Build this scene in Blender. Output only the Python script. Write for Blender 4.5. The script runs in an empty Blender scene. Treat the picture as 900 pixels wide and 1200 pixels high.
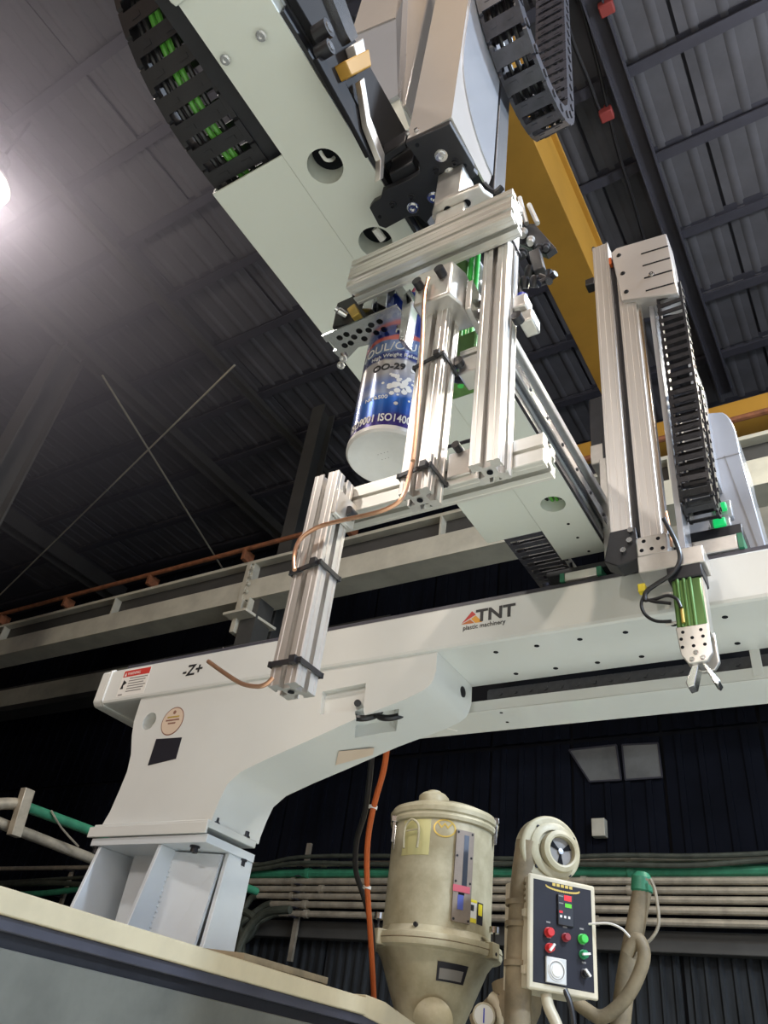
import bpy, bmesh, math, random
from mathutils import Vector, Matrix
random.seed(4)
S = bpy.context.scene
COL = S.collection
PI = math.pi
# ------------------------------------------------------------------ camera
R = Matrix(((0.85099116, 0.5109426, 0.1214566),
            (0.22609834, -0.56517052, 0.7933863),
            (0.47401854, -0.64770359, -0.5964784)))      # world -> camera
F = 912.0
CP = Vector((0, 0, 1.5))
cd = bpy.data.cameras.new('camera'); cam = bpy.data.objects.new('camera', cd); COL.objects.link(cam)
cd.sensor_width = 36; cd.sensor_fit = 'AUTO'; cd.lens = F / 1200 * 36
cd.clip_start = 0.02; cd.clip_end = 200
cam.matrix_world = Matrix.Translation(CP) @ R.transposed().to_4x4()
S.camera = cam
# ------------------------------------------------------------------ world, exposure
wd = bpy.data.worlds.new('hall_air'); S.world = wd; wd.use_nodes = True
bg = wd.node_tree.nodes['Background']; bg.inputs[0].default_value = (0.20, 0.27, 0.80, 1); bg.inputs[1].default_value = 0.03
S.view_settings.view_transform = 'Standard'; S.view_settings.look = 'None'
S.view_settings.exposure = -1.42; S.view_settings.gamma = 1.0; S.view_settings.use_curve_mapping = False
# ------------------------------------------------------------------ hall lamps and added fill lights
def lamp(name, loc, power, color, size=0.5, target=None):
    l = bpy.data.lights.new(name, 'AREA'); l.shape = 'DISK'; l.size = size; l.energy = power; l.color = color
    o = bpy.data.objects.new(name, l); COL.objects.link(o); o.location = loc
    if target is not None:
        o.rotation_euler = (Vector(target) - Vector(loc)).to_track_quat('-Z', 'Y').to_euler()
    return o
lamp('hall_area_light', (2.5, -1.9, 7.8), 800, (1.0, 0.84, 0.70), 0.6)
lamp('hall_area_light', (-3.8, -2.6, 7.6), 420, (1.0, 0.92, 0.84), 0.7)
lamp('hall_area_light', (-0.8, -6.2, 5.6), 470, (1.0, 0.91, 0.84), 0.9, (-0.8, 0, 1.5))  # low fill light added behind the camera to brighten the front faces
lamp('hall_area_light', (3.8, 1.6, 6.7), 1700, (0.70, 0.83, 1.0), 0.6)
lamp('hall_area_light', (1.2, 4.6, 6.3), 300, (1.0, 0.93, 0.76), 0.45)
def point_light(loc, power, color):
    l = bpy.data.lights.new('hall_point_light', 'POINT'); l.energy = power; l.color = color; l.shadow_soft_size = .25
    o = bpy.data.objects.new('hall_point_light', l); COL.objects.link(o); o.location = loc
point_light((2.2, 3.4, 6.9), 750, (0.95, 0.96, 1.0))  # added point light, brightens the roof at upper right
point_light((1.0, -2.5, 7.3), 260, (0.95, 0.96, 1.0))  # another added point light, upward spill onto the roof


def at(u, v, x=None, y=None, z=None):
    """the point of a measured photo pixel on a known world plane"""
    d = R.transposed() @ Vector(((u - 450) / F, -(v - 600) / F, -1.0))
    if x is not None: t = (x - CP.x) / d.x
    elif y is not None: t = (y - CP.y) / d.y
    else: t = (z - CP.z) / d.z
    return CP + d * t

# ------------------------------------------------------------------ materials
def mat(name, color, rough=0.5, metal=0.0, var=0.0, scale=8.0, bump=0.0, spec=0.5, coat=0.0, color2=None, stretch=None, emit=None, strength=0.0, objrand=0.0):
    m = bpy.data.materials.new(name); m.use_nodes = True
    nt = m.node_tree; b = nt.nodes['Principled BSDF']
    b.inputs['Base Color'].default_value = (*color, 1); b.inputs['Roughness'].default_value = rough
    b.inputs['Metallic'].default_value = metal; b.inputs['Specular IOR Level'].default_value = spec
    b.inputs['Coat Weight'].default_value = coat; b.inputs['Coat Roughness'].default_value = 0.08
    if emit:
        b.inputs['Emission Color'].default_value = (*emit, 1); b.inputs['Emission Strength'].default_value = strength
    if var or bump or color2:
        tc = nt.nodes.new('ShaderNodeTexCoord'); mp = nt.nodes.new('ShaderNodeMapping')
        if stretch: mp.inputs['Scale'].default_value = stretch
        nt.links.new(tc.outputs['Object'], mp.inputs['Vector'])
        n = nt.nodes.new('ShaderNodeTexNoise'); n.inputs['Scale'].default_value = scale; n.inputs['Detail'].default_value = 6
        n.inputs['Roughness'].default_value = 0.62
        nt.links.new(mp.outputs['Vector'], n.inputs['Vector'])
        if var or color2:
            r = nt.nodes.new('ShaderNodeValToRGB')
            c2 = color2 or tuple(c * (1 - var) for c in color)
            r.color_ramp.elements[0].position = 0.35; r.color_ramp.elements[0].color = (*c2, 1)
            r.color_ramp.elements[1].position = 0.62; r.color_ramp.elements[1].color = (*color, 1)
            nt.links.new(n.outputs['Fac'], r.inputs['Fac'])
            out = r.outputs['Color']
            if objrand:
                oi = nt.nodes.new('ShaderNodeObjectInfo'); hs = nt.nodes.new('ShaderNodeHueSaturation')
                mr = nt.nodes.new('ShaderNodeMapRange'); mr.inputs[3].default_value = 1 - objrand; mr.inputs[4].default_value = 1 + objrand
                nt.links.new(oi.outputs['Random'], mr.inputs[0]); nt.links.new(mr.outputs[0], hs.inputs['Value'])
                nt.links.new(out, hs.inputs['Color']); out = hs.outputs['Color']
            nt.links.new(out, b.inputs['Base Color'])
        if bump:
            bp = nt.nodes.new('ShaderNodeBump'); bp.inputs['Strength'].default_value = bump; bp.inputs['Distance'].default_value = 0.01
            nt.links.new(n.outputs['Fac'], bp.inputs['Height']); nt.links.new(bp.outputs['Normal'], b.inputs['Normal'])
    return m
M = {}
M['white'] = mat('white_machine_paint', (0.74, 0.76, 0.73), 0.24, var=0.035, scale=3, spec=0.5, coat=0.3)
M['arm'] = mat('arm_grey_white_paint', (0.70, 0.73, 0.66), 0.32, var=0.03, scale=3)
M['ped'] = mat('pedestal_paint', (0.72, 0.78, 0.82), 0.3, var=0.05, scale=4, coat=0.2)
M['alu'] = mat('extruded_aluminium', (0.78, 0.76, 0.73), 0.36, 0.85, var=0.16, scale=26, stretch=(1, 1, 0.04))
M['alux'] = mat('extruded_aluminium_lengthwise', (0.80, 0.79, 0.74), 0.36, 0.85, var=0.16, scale=26, stretch=(0.04, 1, 1))
M['plate'] = mat('machined_aluminium', (0.74, 0.72, 0.68), 0.33, 0.8, var=0.1, scale=30)
M['steel'] = mat('polished_steel', (0.72, 0.72, 0.72), 0.2, 1.0, var=0.1, scale=20)
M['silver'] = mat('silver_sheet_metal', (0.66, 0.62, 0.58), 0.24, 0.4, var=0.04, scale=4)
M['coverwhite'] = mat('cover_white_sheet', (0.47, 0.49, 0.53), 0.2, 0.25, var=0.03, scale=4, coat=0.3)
M['black'] = mat('black_plastic', (0.022, 0.022, 0.026), 0.34, var=0.2, scale=30)
M['blackmetal'] = mat('black_anodised_plate', (0.02, 0.021, 0.026), 0.42, 0.1, var=0.25, scale=18)
M['greychain'] = mat('grey_chain_plastic', (0.06, 0.06, 0.075), 0.28, var=0.3, scale=40)
M['dark'] = mat('black_and_hole_shade', (0.008, 0.009, 0.012), 0.8, spec=0.15)  # near black, also stands in for the shade inside holes and slots
M['rubber'] = mat('black_hose', (0.015, 0.015, 0.017), 0.38)
M['copper'] = mat('copper_tube', (0.78, 0.46, 0.30), 0.28, 0.9, var=0.25, scale=20)
M['rust'] = mat('rusty_busbar', (0.30, 0.11, 0.045), 0.7, var=0.5, scale=12, bump=0.2)
M['orangehose'] = mat('orange_hose', (0.62, 0.13, 0.03), 0.4, var=0.15, scale=10)
M['greencable'] = mat('green_cable', (0.12, 0.42, 0.06), 0.35, var=0.25, scale=40)
M['greencyl'] = mat('green_air_cylinder', (0.14, 0.28, 0.08), 0.3, 0.45, var=0.4, scale=30, stretch=(1, 1, 0.05))
M['green'] = mat('green_pipe_paint', (0.05, 0.27, 0.15), 0.42, var=0.35, scale=8)
M['pipe'] = mat('galvanised_pipe', (0.50, 0.45, 0.35), 0.38, 0.3, var=0.35, scale=7)
M['darkpipe'] = mat('dark_hose', (0.07, 0.08, 0.06), 0.55, var=0.4, scale=9)
M['cream'] = mat('cream_dryer_enamel', (0.55, 0.51, 0.36), 0.42, var=0.3, scale=5, color2=(0.34, 0.30, 0.19), bump=0.08)
M['creamside'] = mat('cream_box_enamel', (0.66, 0.60, 0.45), 0.4, var=0.2, scale=5)
M['brownduct'] = mat('dusty_brown_duct', (0.30, 0.24, 0.15), 0.6, var=0.4, scale=9, bump=0.2)
M['rail'] = mat('beige_machine_rail', (0.64, 0.55, 0.37), 0.45, var=0.12, scale=6)
M['railgrey'] = mat('machine_guard_grey', (0.17, 0.17, 0.145), 0.35, var=0.3, scale=4)
M['raildark'] = mat('machine_dark_strip', (0.07, 0.07, 0.09), 0.4, var=0.2, scale=7)
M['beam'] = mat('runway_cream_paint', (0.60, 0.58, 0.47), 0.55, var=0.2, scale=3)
M['beamdim'] = mat('dark_steel_and_beam_shade', (0.065, 0.065, 0.06), 0.6, var=0.2, scale=3)  # dark steel colour, also the shaded copy of the cream beam
M['matteblack'] = mat('matte_black_slide', (0.012, 0.012, 0.014), 0.6, spec=0.15)
M['crane'] = mat('crane_orange_paint', (0.44, 0.235, 0.03), 0.5, var=0.15, scale=2)
M['roof'] = mat('roof_sheet_grey', (0.10, 0.10, 0.11), 0.85, spec=0.1, var=0.22, scale=1.6, bump=0.05, objrand=0.10)
M['purlin'] = mat('purlin_dark_steel', (0.042, 0.042, 0.056), 0.8, var=0.2, scale=3)
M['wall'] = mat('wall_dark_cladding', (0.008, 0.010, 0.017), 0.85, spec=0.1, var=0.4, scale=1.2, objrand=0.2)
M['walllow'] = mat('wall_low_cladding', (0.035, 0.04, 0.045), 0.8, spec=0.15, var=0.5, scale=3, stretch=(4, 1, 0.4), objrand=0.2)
M['floor'] = mat('floor_green_grey_epoxy', (0.67, 0.68, 0.59), 0.5, var=0.15, scale=1.5)
M['glass'] = mat('window_light_grey', (0.17, 0.18, 0.175), 0.5, var=0.35, scale=2.2)  # light seen through the panes, put into a grey colour
M['red'] = mat('red_plastic', (0.62, 0.03, 0.03), 0.3)
M['darkred'] = mat('dull_red_plastic', (0.30, 0.03, 0.04), 0.3)
M['redpaint'] = mat('faded_red_paint', (0.24, 0.035, 0.03), 0.7)
M['grn'] = mat('green_plastic', (0.06, 0.55, 0.08), 0.3)
M['dkgrn'] = mat('dark_green_plastic', (0.03, 0.30, 0.12), 0.3)
M['blue'] = mat('blue_plastic', (0.03, 0.05, 0.5), 0.3)
M['yellow'] = mat('yellow_print', (0.75, 0.62, 0.03), 0.45)
M['paleyellow'] = mat('pale_yellow_film', (0.66, 0.62, 0.30), 0.35, var=0.1)
M['gold'] = mat('gold_print', (0.62, 0.44, 0.10), 0.35, 0.3)
M['paper'] = mat('white_print', (0.78, 0.77, 0.73), 0.5)
M['ink'] = mat('black_print', (0.012, 0.012, 0.014), 0.5)
M['greyink'] = mat('grey_print', (0.25, 0.24, 0.23), 0.5)
M['brownink'] = mat('brown_print', (0.28, 0.14, 0.10), 0.5)
M['tan'] = mat('tan_sticker_film', (0.72, 0.58, 0.45), 0.4)
M['redink'] = mat('red_print', (0.55, 0.04, 0.03), 0.5)
M['orangeink'] = mat('orange_print', (0.78, 0.36, 0.03), 0.5)
M['rustink'] = mat('burnt_orange_print', (0.55, 0.15, 0.03), 0.5)
M['panel'] = mat('control_panel_black', (0.022, 0.022, 0.03), 0.45, spec=0.25, var=0.15)
M['redled'] = mat('red_display_led', (0.2, 0.0, 0.0), 0.4, emit=(1, 0.03, 0.05), strength=2.2)
M['greenled'] = mat('green_display_led', (0.0, 0.2, 0.0), 0.4, emit=(0.25, 1, 0.05), strength=1.6)
M['greenlamp'] = mat('green_sensor_light', (0.0, 0.3, 0.1), 0.4, emit=(0.02, 1, 0.22), strength=1.3)
M['lampglow'] = mat('lit_lamp_lens', (1, 1, 1), 0.4, emit=(1, 0.93, 0.74), strength=40)
M['blueglass'] = mat('sight_window_grey_glass', (0.05, 0.06, 0.08), 0.1, coat=0.4)
M['bluefill'] = mat('blue_pellets_behind_glass', (0.10, 0.13, 0.42), 0.3)
M['pink'] = mat('pink_tape', (0.55, 0.10, 0.14), 0.5)
M['brownplate'] = mat('brownish_bronze_plate', (0.28, 0.23, 0.19), 0.45, 0.3, var=0.2)
M['clearplate'] = mat('clear_timer_cover', (0.62, 0.62, 0.60), 0.15, coat=0.5)
M['bluecan'] = mat('dark_blue_enamel', (0.01, 0.03, 0.22), 0.25, coat=0.5)
M['lid'] = mat('white_plastic_base', (0.72, 0.71, 0.68), 0.35, var=0.06, scale=30)

def can_material(zb, zt):
    m = bpy.data.materials.new('printed_can_sleeve'); m.use_nodes = True; nt = m.node_tree; L = nt.links.new
    b = nt.nodes['Principled BSDF']; b.inputs['Roughness'].default_value = 0.22; b.inputs['Metallic'].default_value = 0.35; b.inputs['Coat Weight'].default_value = 0.5
    tc = nt.nodes.new('ShaderNodeTexCoord'); sx = nt.nodes.new('ShaderNodeSeparateXYZ'); L(tc.outputs['Object'], sx.inputs[0])
    n = nt.nodes.new('ShaderNodeTexNoise'); n.inputs['Scale'].default_value = 16; n.inputs['Detail'].default_value = 3
    L(tc.outputs['Object'], n.inputs['Vector'])
    mr = nt.nodes.new('ShaderNodeMapRange'); mr.inputs[1].default_value = zb; mr.inputs[2].default_value = zt
    L(sx.outputs['Z'], mr.inputs[0])
    ad = nt.nodes.new('ShaderNodeMath'); ad.operation = 'MULTIPLY_ADD'; L(n.outputs['Fac'], ad.inputs[0]); ad.inputs[1].default_value = 0.07
    L(mr.outputs[0], ad.inputs[2])
    r = nt.nodes.new('ShaderNodeValToRGB'); cr = r.color_ramp
    stops = [(0.0, (0.05, 0.03, 0.22)), (0.13, (0.05, 0.03, 0.22)), (0.15, (0.02, 0.09, 0.42)), (0.25, (0.03, 0.16, 0.60)), (0.285, (0.36, 0.42, 0.60)),
             (0.35, (0.20, 0.28, 0.58)), (0.42, (0.50, 0.50, 0.55)), (0.51, (0.62, 0.60, 0.58)), (0.525, (0.03, 0.05, 0.22)), (0.57, (0.03, 0.05, 0.22)), (0.58, (0.16, 0.25, 0.46)),
             (0.66, (0.13, 0.20, 0.42)), (0.665, (0.55, 0.10, 0.08)), (0.69, (0.55, 0.10, 0.08)), (0.70, (0.01, 0.03, 0.22)), (1.0, (0.01, 0.03, 0.22))]
    while len(cr.elements) < len(stops): cr.elements.new(0.5)
    for e, (p, c) in zip(cr.elements, stops): e.position = p; e.color = (*c, 1)
    L(ad.outputs[0], r.inputs['Fac']); L(r.outputs['Color'], b.inputs['Base Color'])
    return m

# ------------------------------------------------------------------ mesh helpers
class MB:
    def __init__(s): s.b = bmesh.new()
    def poly(s, pts):
        return s.b.faces.new([s.b.verts.new(p) for p in pts])
    def box(s, x0, x1, y0, y1, z0, z1):
        v = [s.b.verts.new((x, y, z)) for x in (x0, x1) for y in (y0, y1) for z in (z0, z1)]
        for f in ((0, 1, 3, 2), (4, 6, 7, 5), (0, 4, 5, 1), (2, 3, 7, 6), (0, 2, 6, 4), (1, 5, 7, 3)):
            s.b.faces.new([v[i] for i in f])
        return s
    def obox(s, c, ax, ay, az, hx, hy, hz):
        c = Vector(c); ax, ay, az = Vector(ax).normalized(), Vector(ay).normalized(), Vector(az).normalized()
        v = [s.b.verts.new(c + ax * (i * hx) + ay * (j * hy) + az * (k * hz)) for i in (-1, 1) for j in (-1, 1) for k in (-1, 1)]
        for f in ((0, 1, 3, 2), (4, 6, 7, 5), (0, 4, 5, 1), (2, 3, 7, 6), (0, 2, 6, 4), (1, 5, 7, 3)):
            s.b.faces.new([v[i] for i in f])
        return s
    def prism(s, pts, ext):
        ext = Vector(ext); a = [s.b.verts.new(p) for p in pts]; c = [s.b.verts.new(Vector(p) + ext) for p in pts]
        n = len(pts); s.b.faces.new(a[::-1]); s.b.faces.new(c)
        for i in range(n):
            j = (i + 1) % n; s.b.faces.new((a[i], a[j], c[j], c[i]))
        return s
    def cyl(s, p0, p1, r, n=16, r2=None):
        p0, p1 = Vector(p0), Vector(p1); d = (p1 - p0).normalized()
        u = d.orthogonal().normalized(); w = d.cross(u); r2 = r if r2 is None else r2
        a = [s.b.verts.new(p0 + (u * math.cos(t) + w * math.sin(t)) * r) for t in [2 * PI * i / n for i in range(n)]]
        c = [s.b.verts.new(p1 + (u * math.cos(t) + w * math.sin(t)) * r2) for t in [2 * PI * i / n for i in range(n)]]
        s.b.faces.new(a[::-1]); s.b.faces.new(c)
        for i in range(n):
            j = (i + 1) % n; s.b.faces.new((a[i], a[j], c[j], c[i]))
        return s
    def lathe(s, prof, org, axis=(0, 0, 1), n=40):
        org = Vector(org); d = Vector(axis).normalized(); u = d.orthogonal().normalized(); w = d.cross(u); rings = []
        for r, z in prof:
            if r < 1e-6: rings.append([s.b.verts.new(org + d * z)])
            else: rings.append([s.b.verts.new(org + d * z + (u * math.cos(2 * PI * i / n) + w * math.sin(2 * PI * i / n)) * r) for i in range(n)])
        for a, c in zip(rings, rings[1:]):
            for i in range(n):
                j = (i + 1) % n
                if len(a) == 1 and len(c) == 1: continue
                if len(a) == 1: s.b.faces.new((a[0], c[j], c[i]))
                elif len(c) == 1: s.b.faces.new((a[i], a[j], c[0]))
                else: s.b.faces.new((a[i], a[j], c[j], c[i]))
        return s
    def tube(s, pts, r, n=10, smooth=4, taper=None):
        pts = [Vector(p) for p in pts]
        if smooth and len(pts) > 2:
            q = []
            for i in range(len(pts) - 1):
                p0 = pts[max(i - 1, 0)]; p1 = pts[i]; p2 = pts[i + 1]; p3 = pts[min(i + 2, len(pts) - 1)]
                for k in range(smooth):
                    t = k / smooth
                    q.append(0.5 * ((2 * p1) + (p2 - p0) * t + (2 * p0 - 5 * p1 + 4 * p2 - p3) * t * t + (3 * p1 - p0 - 3 * p2 + p3) * t ** 3))
            q.append(pts[-1]); pts = q
        up = None; rings = []
        for i, p in enumerate(pts):
            d = (pts[min(i + 1, len(pts) - 1)] - pts[max(i - 1, 0)]).normalized()
            if up is None: up = d.orthogonal().normalized()
            up = (up - d * up.dot(d)).normalized(); w = d.cross(up)
            rr = r if taper is None else r + (taper - r) * i / (len(pts) - 1)
            rings.append([s.b.verts.new(p + (up * math.cos(2 * PI * k / n) + w * math.sin(2 * PI * k / n)) * rr) for k in range(n)])
        s.b.faces.new(rings[0][::-1]); s.b.faces.new(rings[-1])
        for a, c in zip(rings, rings[1:]):
            for i in range(n):
                j = (i + 1) % n; s.b.faces.new((a[i], a[j], c[j], c[i]))
        return s
    def build(s, name, m, parent=None, bevel=0.0, ang=0.6, seg=2):
        bmesh.ops.recalc_face_normals(s.b, faces=s.b.faces)
        me = bpy.data.meshes.new(name); s.b.to_mesh(me); s.b.free()
        me.materials.append(m)
        for p in me.polygons: p.use_smooth = True
        me.set_sharp_from_angle(angle=ang)
        o = bpy.data.objects.new(name, me); COL.objects.link(o)
        if bevel:
            md = o.modifiers.new('edge', 'BEVEL'); md.width = bevel; md.segments = seg; md.limit_method = 'ANGLE'; md.angle_limit = 0.6
            md.harden_normals = False
        if parent: attach(o, parent)
        return o

def attach(o, parent):
    o.parent = parent
    o.matrix_parent_inverse = parent_world(parent).inverted()
def parent_world(p):
    w = Matrix.Translation(p.location)
    while p.parent:
        w = parent_world(p.parent) @ p.matrix_parent_inverse @ Matrix.Translation(p.location); break
    return w
def tag(o, label, cat, group=None):
    o['label'] = label; o['category'] = cat
    if group: o['group'] = group
    return o
def thing(name, loc, label, cat, group=None):
    o = bpy.data.objects.new(name, None); COL.objects.link(o); o.location = loc; o.empty_display_size = 0.05
    return tag(o, label, cat, group)
def structure(o): o['kind'] = 'structure'; return o
def lab(o, l): o['label'] = l; return o
def box(name, m, parent, x0, x1, y0, y1, z0, z1, bevel=0.0):
    return MB().box(x0, x1, y0, y1, z0, z1).build(name, m, parent, bevel)
def cyl(name, m, parent, p0, p1, r, n=16, r2=None):
    return MB().cyl(p0, p1, r, n, r2).build(name, m, parent)
def tube(name, m, parent, pts, r, n=10, smooth=5):
    return MB().tube(pts, r, n, smooth).build(name, m, parent)
def bolt(parent, p, d, r=0.008, h=0.006, m=None, name='bolt'):
    """socket-head screw: head ring with a recessed hexagon, d = outward direction"""
    p, d = Vector(p), Vector(d).normalized()
    b = MB().lathe([(r * 1.35, 0), (r * 1.35, h * 0.25), (r, h * 0.3), (r, h), (r * 0.55, h), (r * 0.5, h * 0.35), (0, h * 0.35)], p, d, 14)
    return b.build(name, m or M['steel'], parent)
def text(s, size, org, xd, yd, m, parent, name='lettering', ext=0.0006, bold=0.0, align='LEFT', wrap=None, squeeze=1.0):
    c = bpy.data.curves.new(name, 'FONT'); c.body = s; c.size = size; c.extrude = ext; c.offset = bold; c.align_x = align
    c.resolution_u = 3
    t = bpy.data.objects.new(name, c); COL.objects.link(t)
    dg = bpy.context.evaluated_depsgraph_get(); me = bpy.data.meshes.new_from_object(t.evaluated_get(dg))
    bpy.data.objects.remove(t); bpy.data.curves.remove(c)
    xd, yd = Vector(xd).normalized(), Vector(yd).normalized(); zd = xd.cross(yd)
    for v in me.vertices:
        x, y, z = v.co; x *= squeeze
        if wrap:
            cx, cy, rad, a0 = wrap; a = a0 + x / rad
            v.co = Vector((cx + math.cos(a) * (rad + z), cy + math.sin(a) * (rad + z), org[2] + y))
        else:
            v.co = Vector(org) + xd * x + yd * y + zd * z
    me.name = name; me.materials.clear(); me.materials.append(m)
    o = bpy.data.objects.new(name, me); COL.objects.link(o)
    if parent: attach(o, parent)
    return o
def boolean_cut(o, cutters):
    for c in cutters:
        md = o.modifiers.new('cut', 'BOOLEAN'); md.object = c; md.solver = 'EXACT'
    dg = bpy.context.evaluated_depsgraph_get(); dg.update()
    me = bpy.data.meshes.new_from_object(o.evaluated_get(dg))
    o.modifiers.clear(); o.data = me
    for p in me.polygons: p.use_smooth = True
    me.set_sharp_from_angle(angle=0.6)
    for c in cutters: bpy.data.objects.remove(c)
    return o
def profile_section(w, h, unit, slots=(1, 1, 1, 1)):
    """outline of a slotted aluminium extrusion, w x h made of square units; slots on bottom, right, top, left"""
    pts = []
    def side(L, ux, uy, px, py, on):
        n = max(1, round(L / unit)); q = []
        for i in range(n):
            c = (i + 0.5) * L / n; u = L / n
            if on:
                seq = [(c - u * .36, 0), (c - u * .34, .02 * u), (c - u * .30, .02 * u), (c - u * .28, 0), (c - u * .10, 0), (c - u * .10, u * .06), (c - u * .20, u * .06), (c - u * .13, u * .26), (c + u * .13, u * .26), (c + u * .20, u * .06), (c + u * .10, u * .06), (c + u * .10, 0), (c + u * .28, 0), (c + u * .30, .02 * u), (c + u * .34, .02 * u), (c + u * .36, 0)]
            else:
                seq = [(c - u * .07, 0), (c - u * .05, .09 * u), (c + u * .05, .09 * u), (c + u * .07, 0)]
            q += seq
        q = [(0.03 * unit, 0)] + q + [(L - 0.03 * unit, 0)]
        for t, d in q: pts.append((px + ux * t - uy * d, py + uy * t + ux * d))
    side(w, 1, 0, 0, 0, slots[0]); side(h, 0, 1, w, 0, slots[1]); side(w, -1, 0, w, h, slots[2]); side(h, 0, -1, 0, h, slots[3])
    return pts
def profile(name, org, ux, uy, length, w, h, unit, m, parent, slots=(1, 1, 1, 1)):
    org, ux, uy = Vector(org), Vector(ux), Vector(uy); uz = ux.cross(uy)
    pts = [org + ux * a + uy * b for a, b in profile_section(w, h, unit, slots)]
    o = MB().prism(pts, uz * length).build(name, m, parent, ang=0.3)
    return o
def dup(o, parent=None, m=None):
    c = o.copy(); COL.objects.link(c)
    if parent is not None:
        c.parent = parent; c.matrix_parent_inverse = parent_world(parent).inverted()
    return c

# ------------------------------------------------------------------ the hall
ZC = 9.05
fl = structure(box('floor', mat('dimmed_floor', (0.12, 0.12, 0.115), 0.7, var=0.3, scale=1.2), None, -16, 6, -7, 8.4, -0.1, 0))  # unseen floor, kept dark to cut the bounce on the left roof
box('bounce_patch', M['floor'], fl, -1.75, 5.2, -6.4, 4.2, 0, .006)  # pale patch added to bounce light up under arm and beam
ceil = structure(box('ceiling', M['purlin'], None, -16, 6, -7, 8.6, ZC + 0.06, ZC + 0.16))
PY = [-6.6, -5.74, -4.9, -4.06, -3.22, -2.38, -1.55, -0.72, 0.12, 0.96, 1.76, 2.54, 3.36, 4.24, 5.16, 6.05, 6.95, 7.85]
pm = None
for y in PY:
    if pm is None:
        b = MB(); b.box(-16, 6, -.05, .05, 0, .02); b.box(-16, 6, .03, .05, .02, .13); b.box(-16, 6, -.05, .05, .13, .15)
        pm = b.build('purlin', M['purlin'], ceil); pm.location = (0, y, ZC - .12); first = pm
    else:
        c = dup(first, ceil); c.location = (0, y, ZC - .12)
rp = {}
for i, (ya, yb) in enumerate(zip(PY[6:], PY[7:])):
    for k in range(17):
        x0 = -13.6 + k * 1.0
        if x0 > 3: continue
        key = round(yb - ya, 2)
        if key not in rp:
            b = MB(); hy = (yb - ya) / 2 - .012
            b.box(-.485, .485, -hy, hy, 0, .02)
            for rx in (-.36, -.12, .12, .36): b.prism([(rx - .045, -hy, 0), (rx - .02, -hy, -.014), (rx + .02, -hy, -.014), (rx + .045, -hy, 0)], (0, 2 * hy, 0))
            o = b.build('roof_panel', M['roof'], ceil); rp[key] = o
        else: o = dup(rp[key], ceil)
        o.location = (x0, (ya + yb) / 2, ZC + random.uniform(-.008, .02))
        o.rotation_euler = (random.uniform(-.006, .006), random.uniform(-.01, .01), 0)
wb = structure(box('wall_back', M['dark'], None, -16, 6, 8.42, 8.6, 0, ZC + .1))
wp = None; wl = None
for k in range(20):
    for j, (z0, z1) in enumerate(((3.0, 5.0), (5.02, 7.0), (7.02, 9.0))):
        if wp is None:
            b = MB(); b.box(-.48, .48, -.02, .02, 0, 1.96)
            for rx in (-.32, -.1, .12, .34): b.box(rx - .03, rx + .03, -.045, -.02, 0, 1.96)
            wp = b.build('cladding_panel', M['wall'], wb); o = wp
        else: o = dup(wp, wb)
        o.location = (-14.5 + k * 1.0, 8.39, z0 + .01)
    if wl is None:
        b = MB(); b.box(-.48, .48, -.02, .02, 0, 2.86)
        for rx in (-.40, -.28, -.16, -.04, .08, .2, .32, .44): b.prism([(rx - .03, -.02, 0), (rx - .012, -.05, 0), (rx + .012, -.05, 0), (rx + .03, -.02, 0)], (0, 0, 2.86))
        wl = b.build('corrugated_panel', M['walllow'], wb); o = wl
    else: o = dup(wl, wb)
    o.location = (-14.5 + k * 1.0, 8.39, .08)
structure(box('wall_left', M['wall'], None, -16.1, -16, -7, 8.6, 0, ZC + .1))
structure(box('wall_front', mat('tan_reflecting_wall', (0.42, 0.25, 0.14), 0.7, var=0.1, scale=1), None, -16, 6, -7.1, -7, 0, ZC + .1))  # unseen wall, tan chosen to reflect brown onto the front faces
structure(box('wall_right', mat('pale_blue_reflecting_wall', (0.55, 0.62, 0.75), 0.6, var=0.05, scale=1), None, 6, 6.1, -7, 8.6, 0, ZC + .1))  # unseen wall added to reflect pale blue onto right-facing metal
structure(box('trim_1', M['beamdim'], None, -15, 6, 8.2, 8.34, 2.86, 3.04, .01))
# faint panes high on the back wall
for n, (pts) in enumerate((((667, 879), (722, 873), (728, 914), (691, 916)), ((729, 873), (771, 871), (776, 911), (733, 914)))):
    w3 = [at(u, v, y=8.33) for u, v in pts]
    fr = structure(MB().prism(w3, (0, .03, 0)).build('window_%d' % (n + 1), M['glass'], None))
    e = MB()
    for a, c in zip(w3, w3[1:] + w3[:1]): e.tube([a, c], .012, 4, 0)
    e.build('window_frame', M['purlin'], fr)
# columns, rafters and rods under the roof
def steel(name, a, b, w, d, label, m=None):
    a, b = Vector(a), Vector(b); dz = (b - a).normalized()
    side = dz.cross(Vector((0, 1, 0)) if abs(dz.y) < .8 else Vector((1, 0, 0))).normalized(); up = side.cross(dz)
    c = (a + b) / 2; L = (b - a).length / 2; mb = MB()
    mb.obox(c + up * d * .46, dz, side, up, L, w / 2, d * .04); mb.obox(c - up * d * .46, dz, side, up, L, w / 2, d * .04); mb.obox(c, dz, side, up, L, w * .05, d * .46)
    return tag(mb.build(name, m or M['beamdim'], None), label, 'steel beam')
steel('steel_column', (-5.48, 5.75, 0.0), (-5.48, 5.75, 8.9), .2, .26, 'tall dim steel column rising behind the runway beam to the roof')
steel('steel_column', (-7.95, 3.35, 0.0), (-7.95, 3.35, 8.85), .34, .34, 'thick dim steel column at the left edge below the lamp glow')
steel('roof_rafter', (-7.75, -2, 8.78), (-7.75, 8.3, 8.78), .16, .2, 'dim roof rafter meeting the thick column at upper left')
steel('roof_rafter', (-6.15, -2, 8.8), (-6.15, 7.0, 8.8), .08, .12, 'thin pale roof rafter running past the top of the tall dim column')
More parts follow.
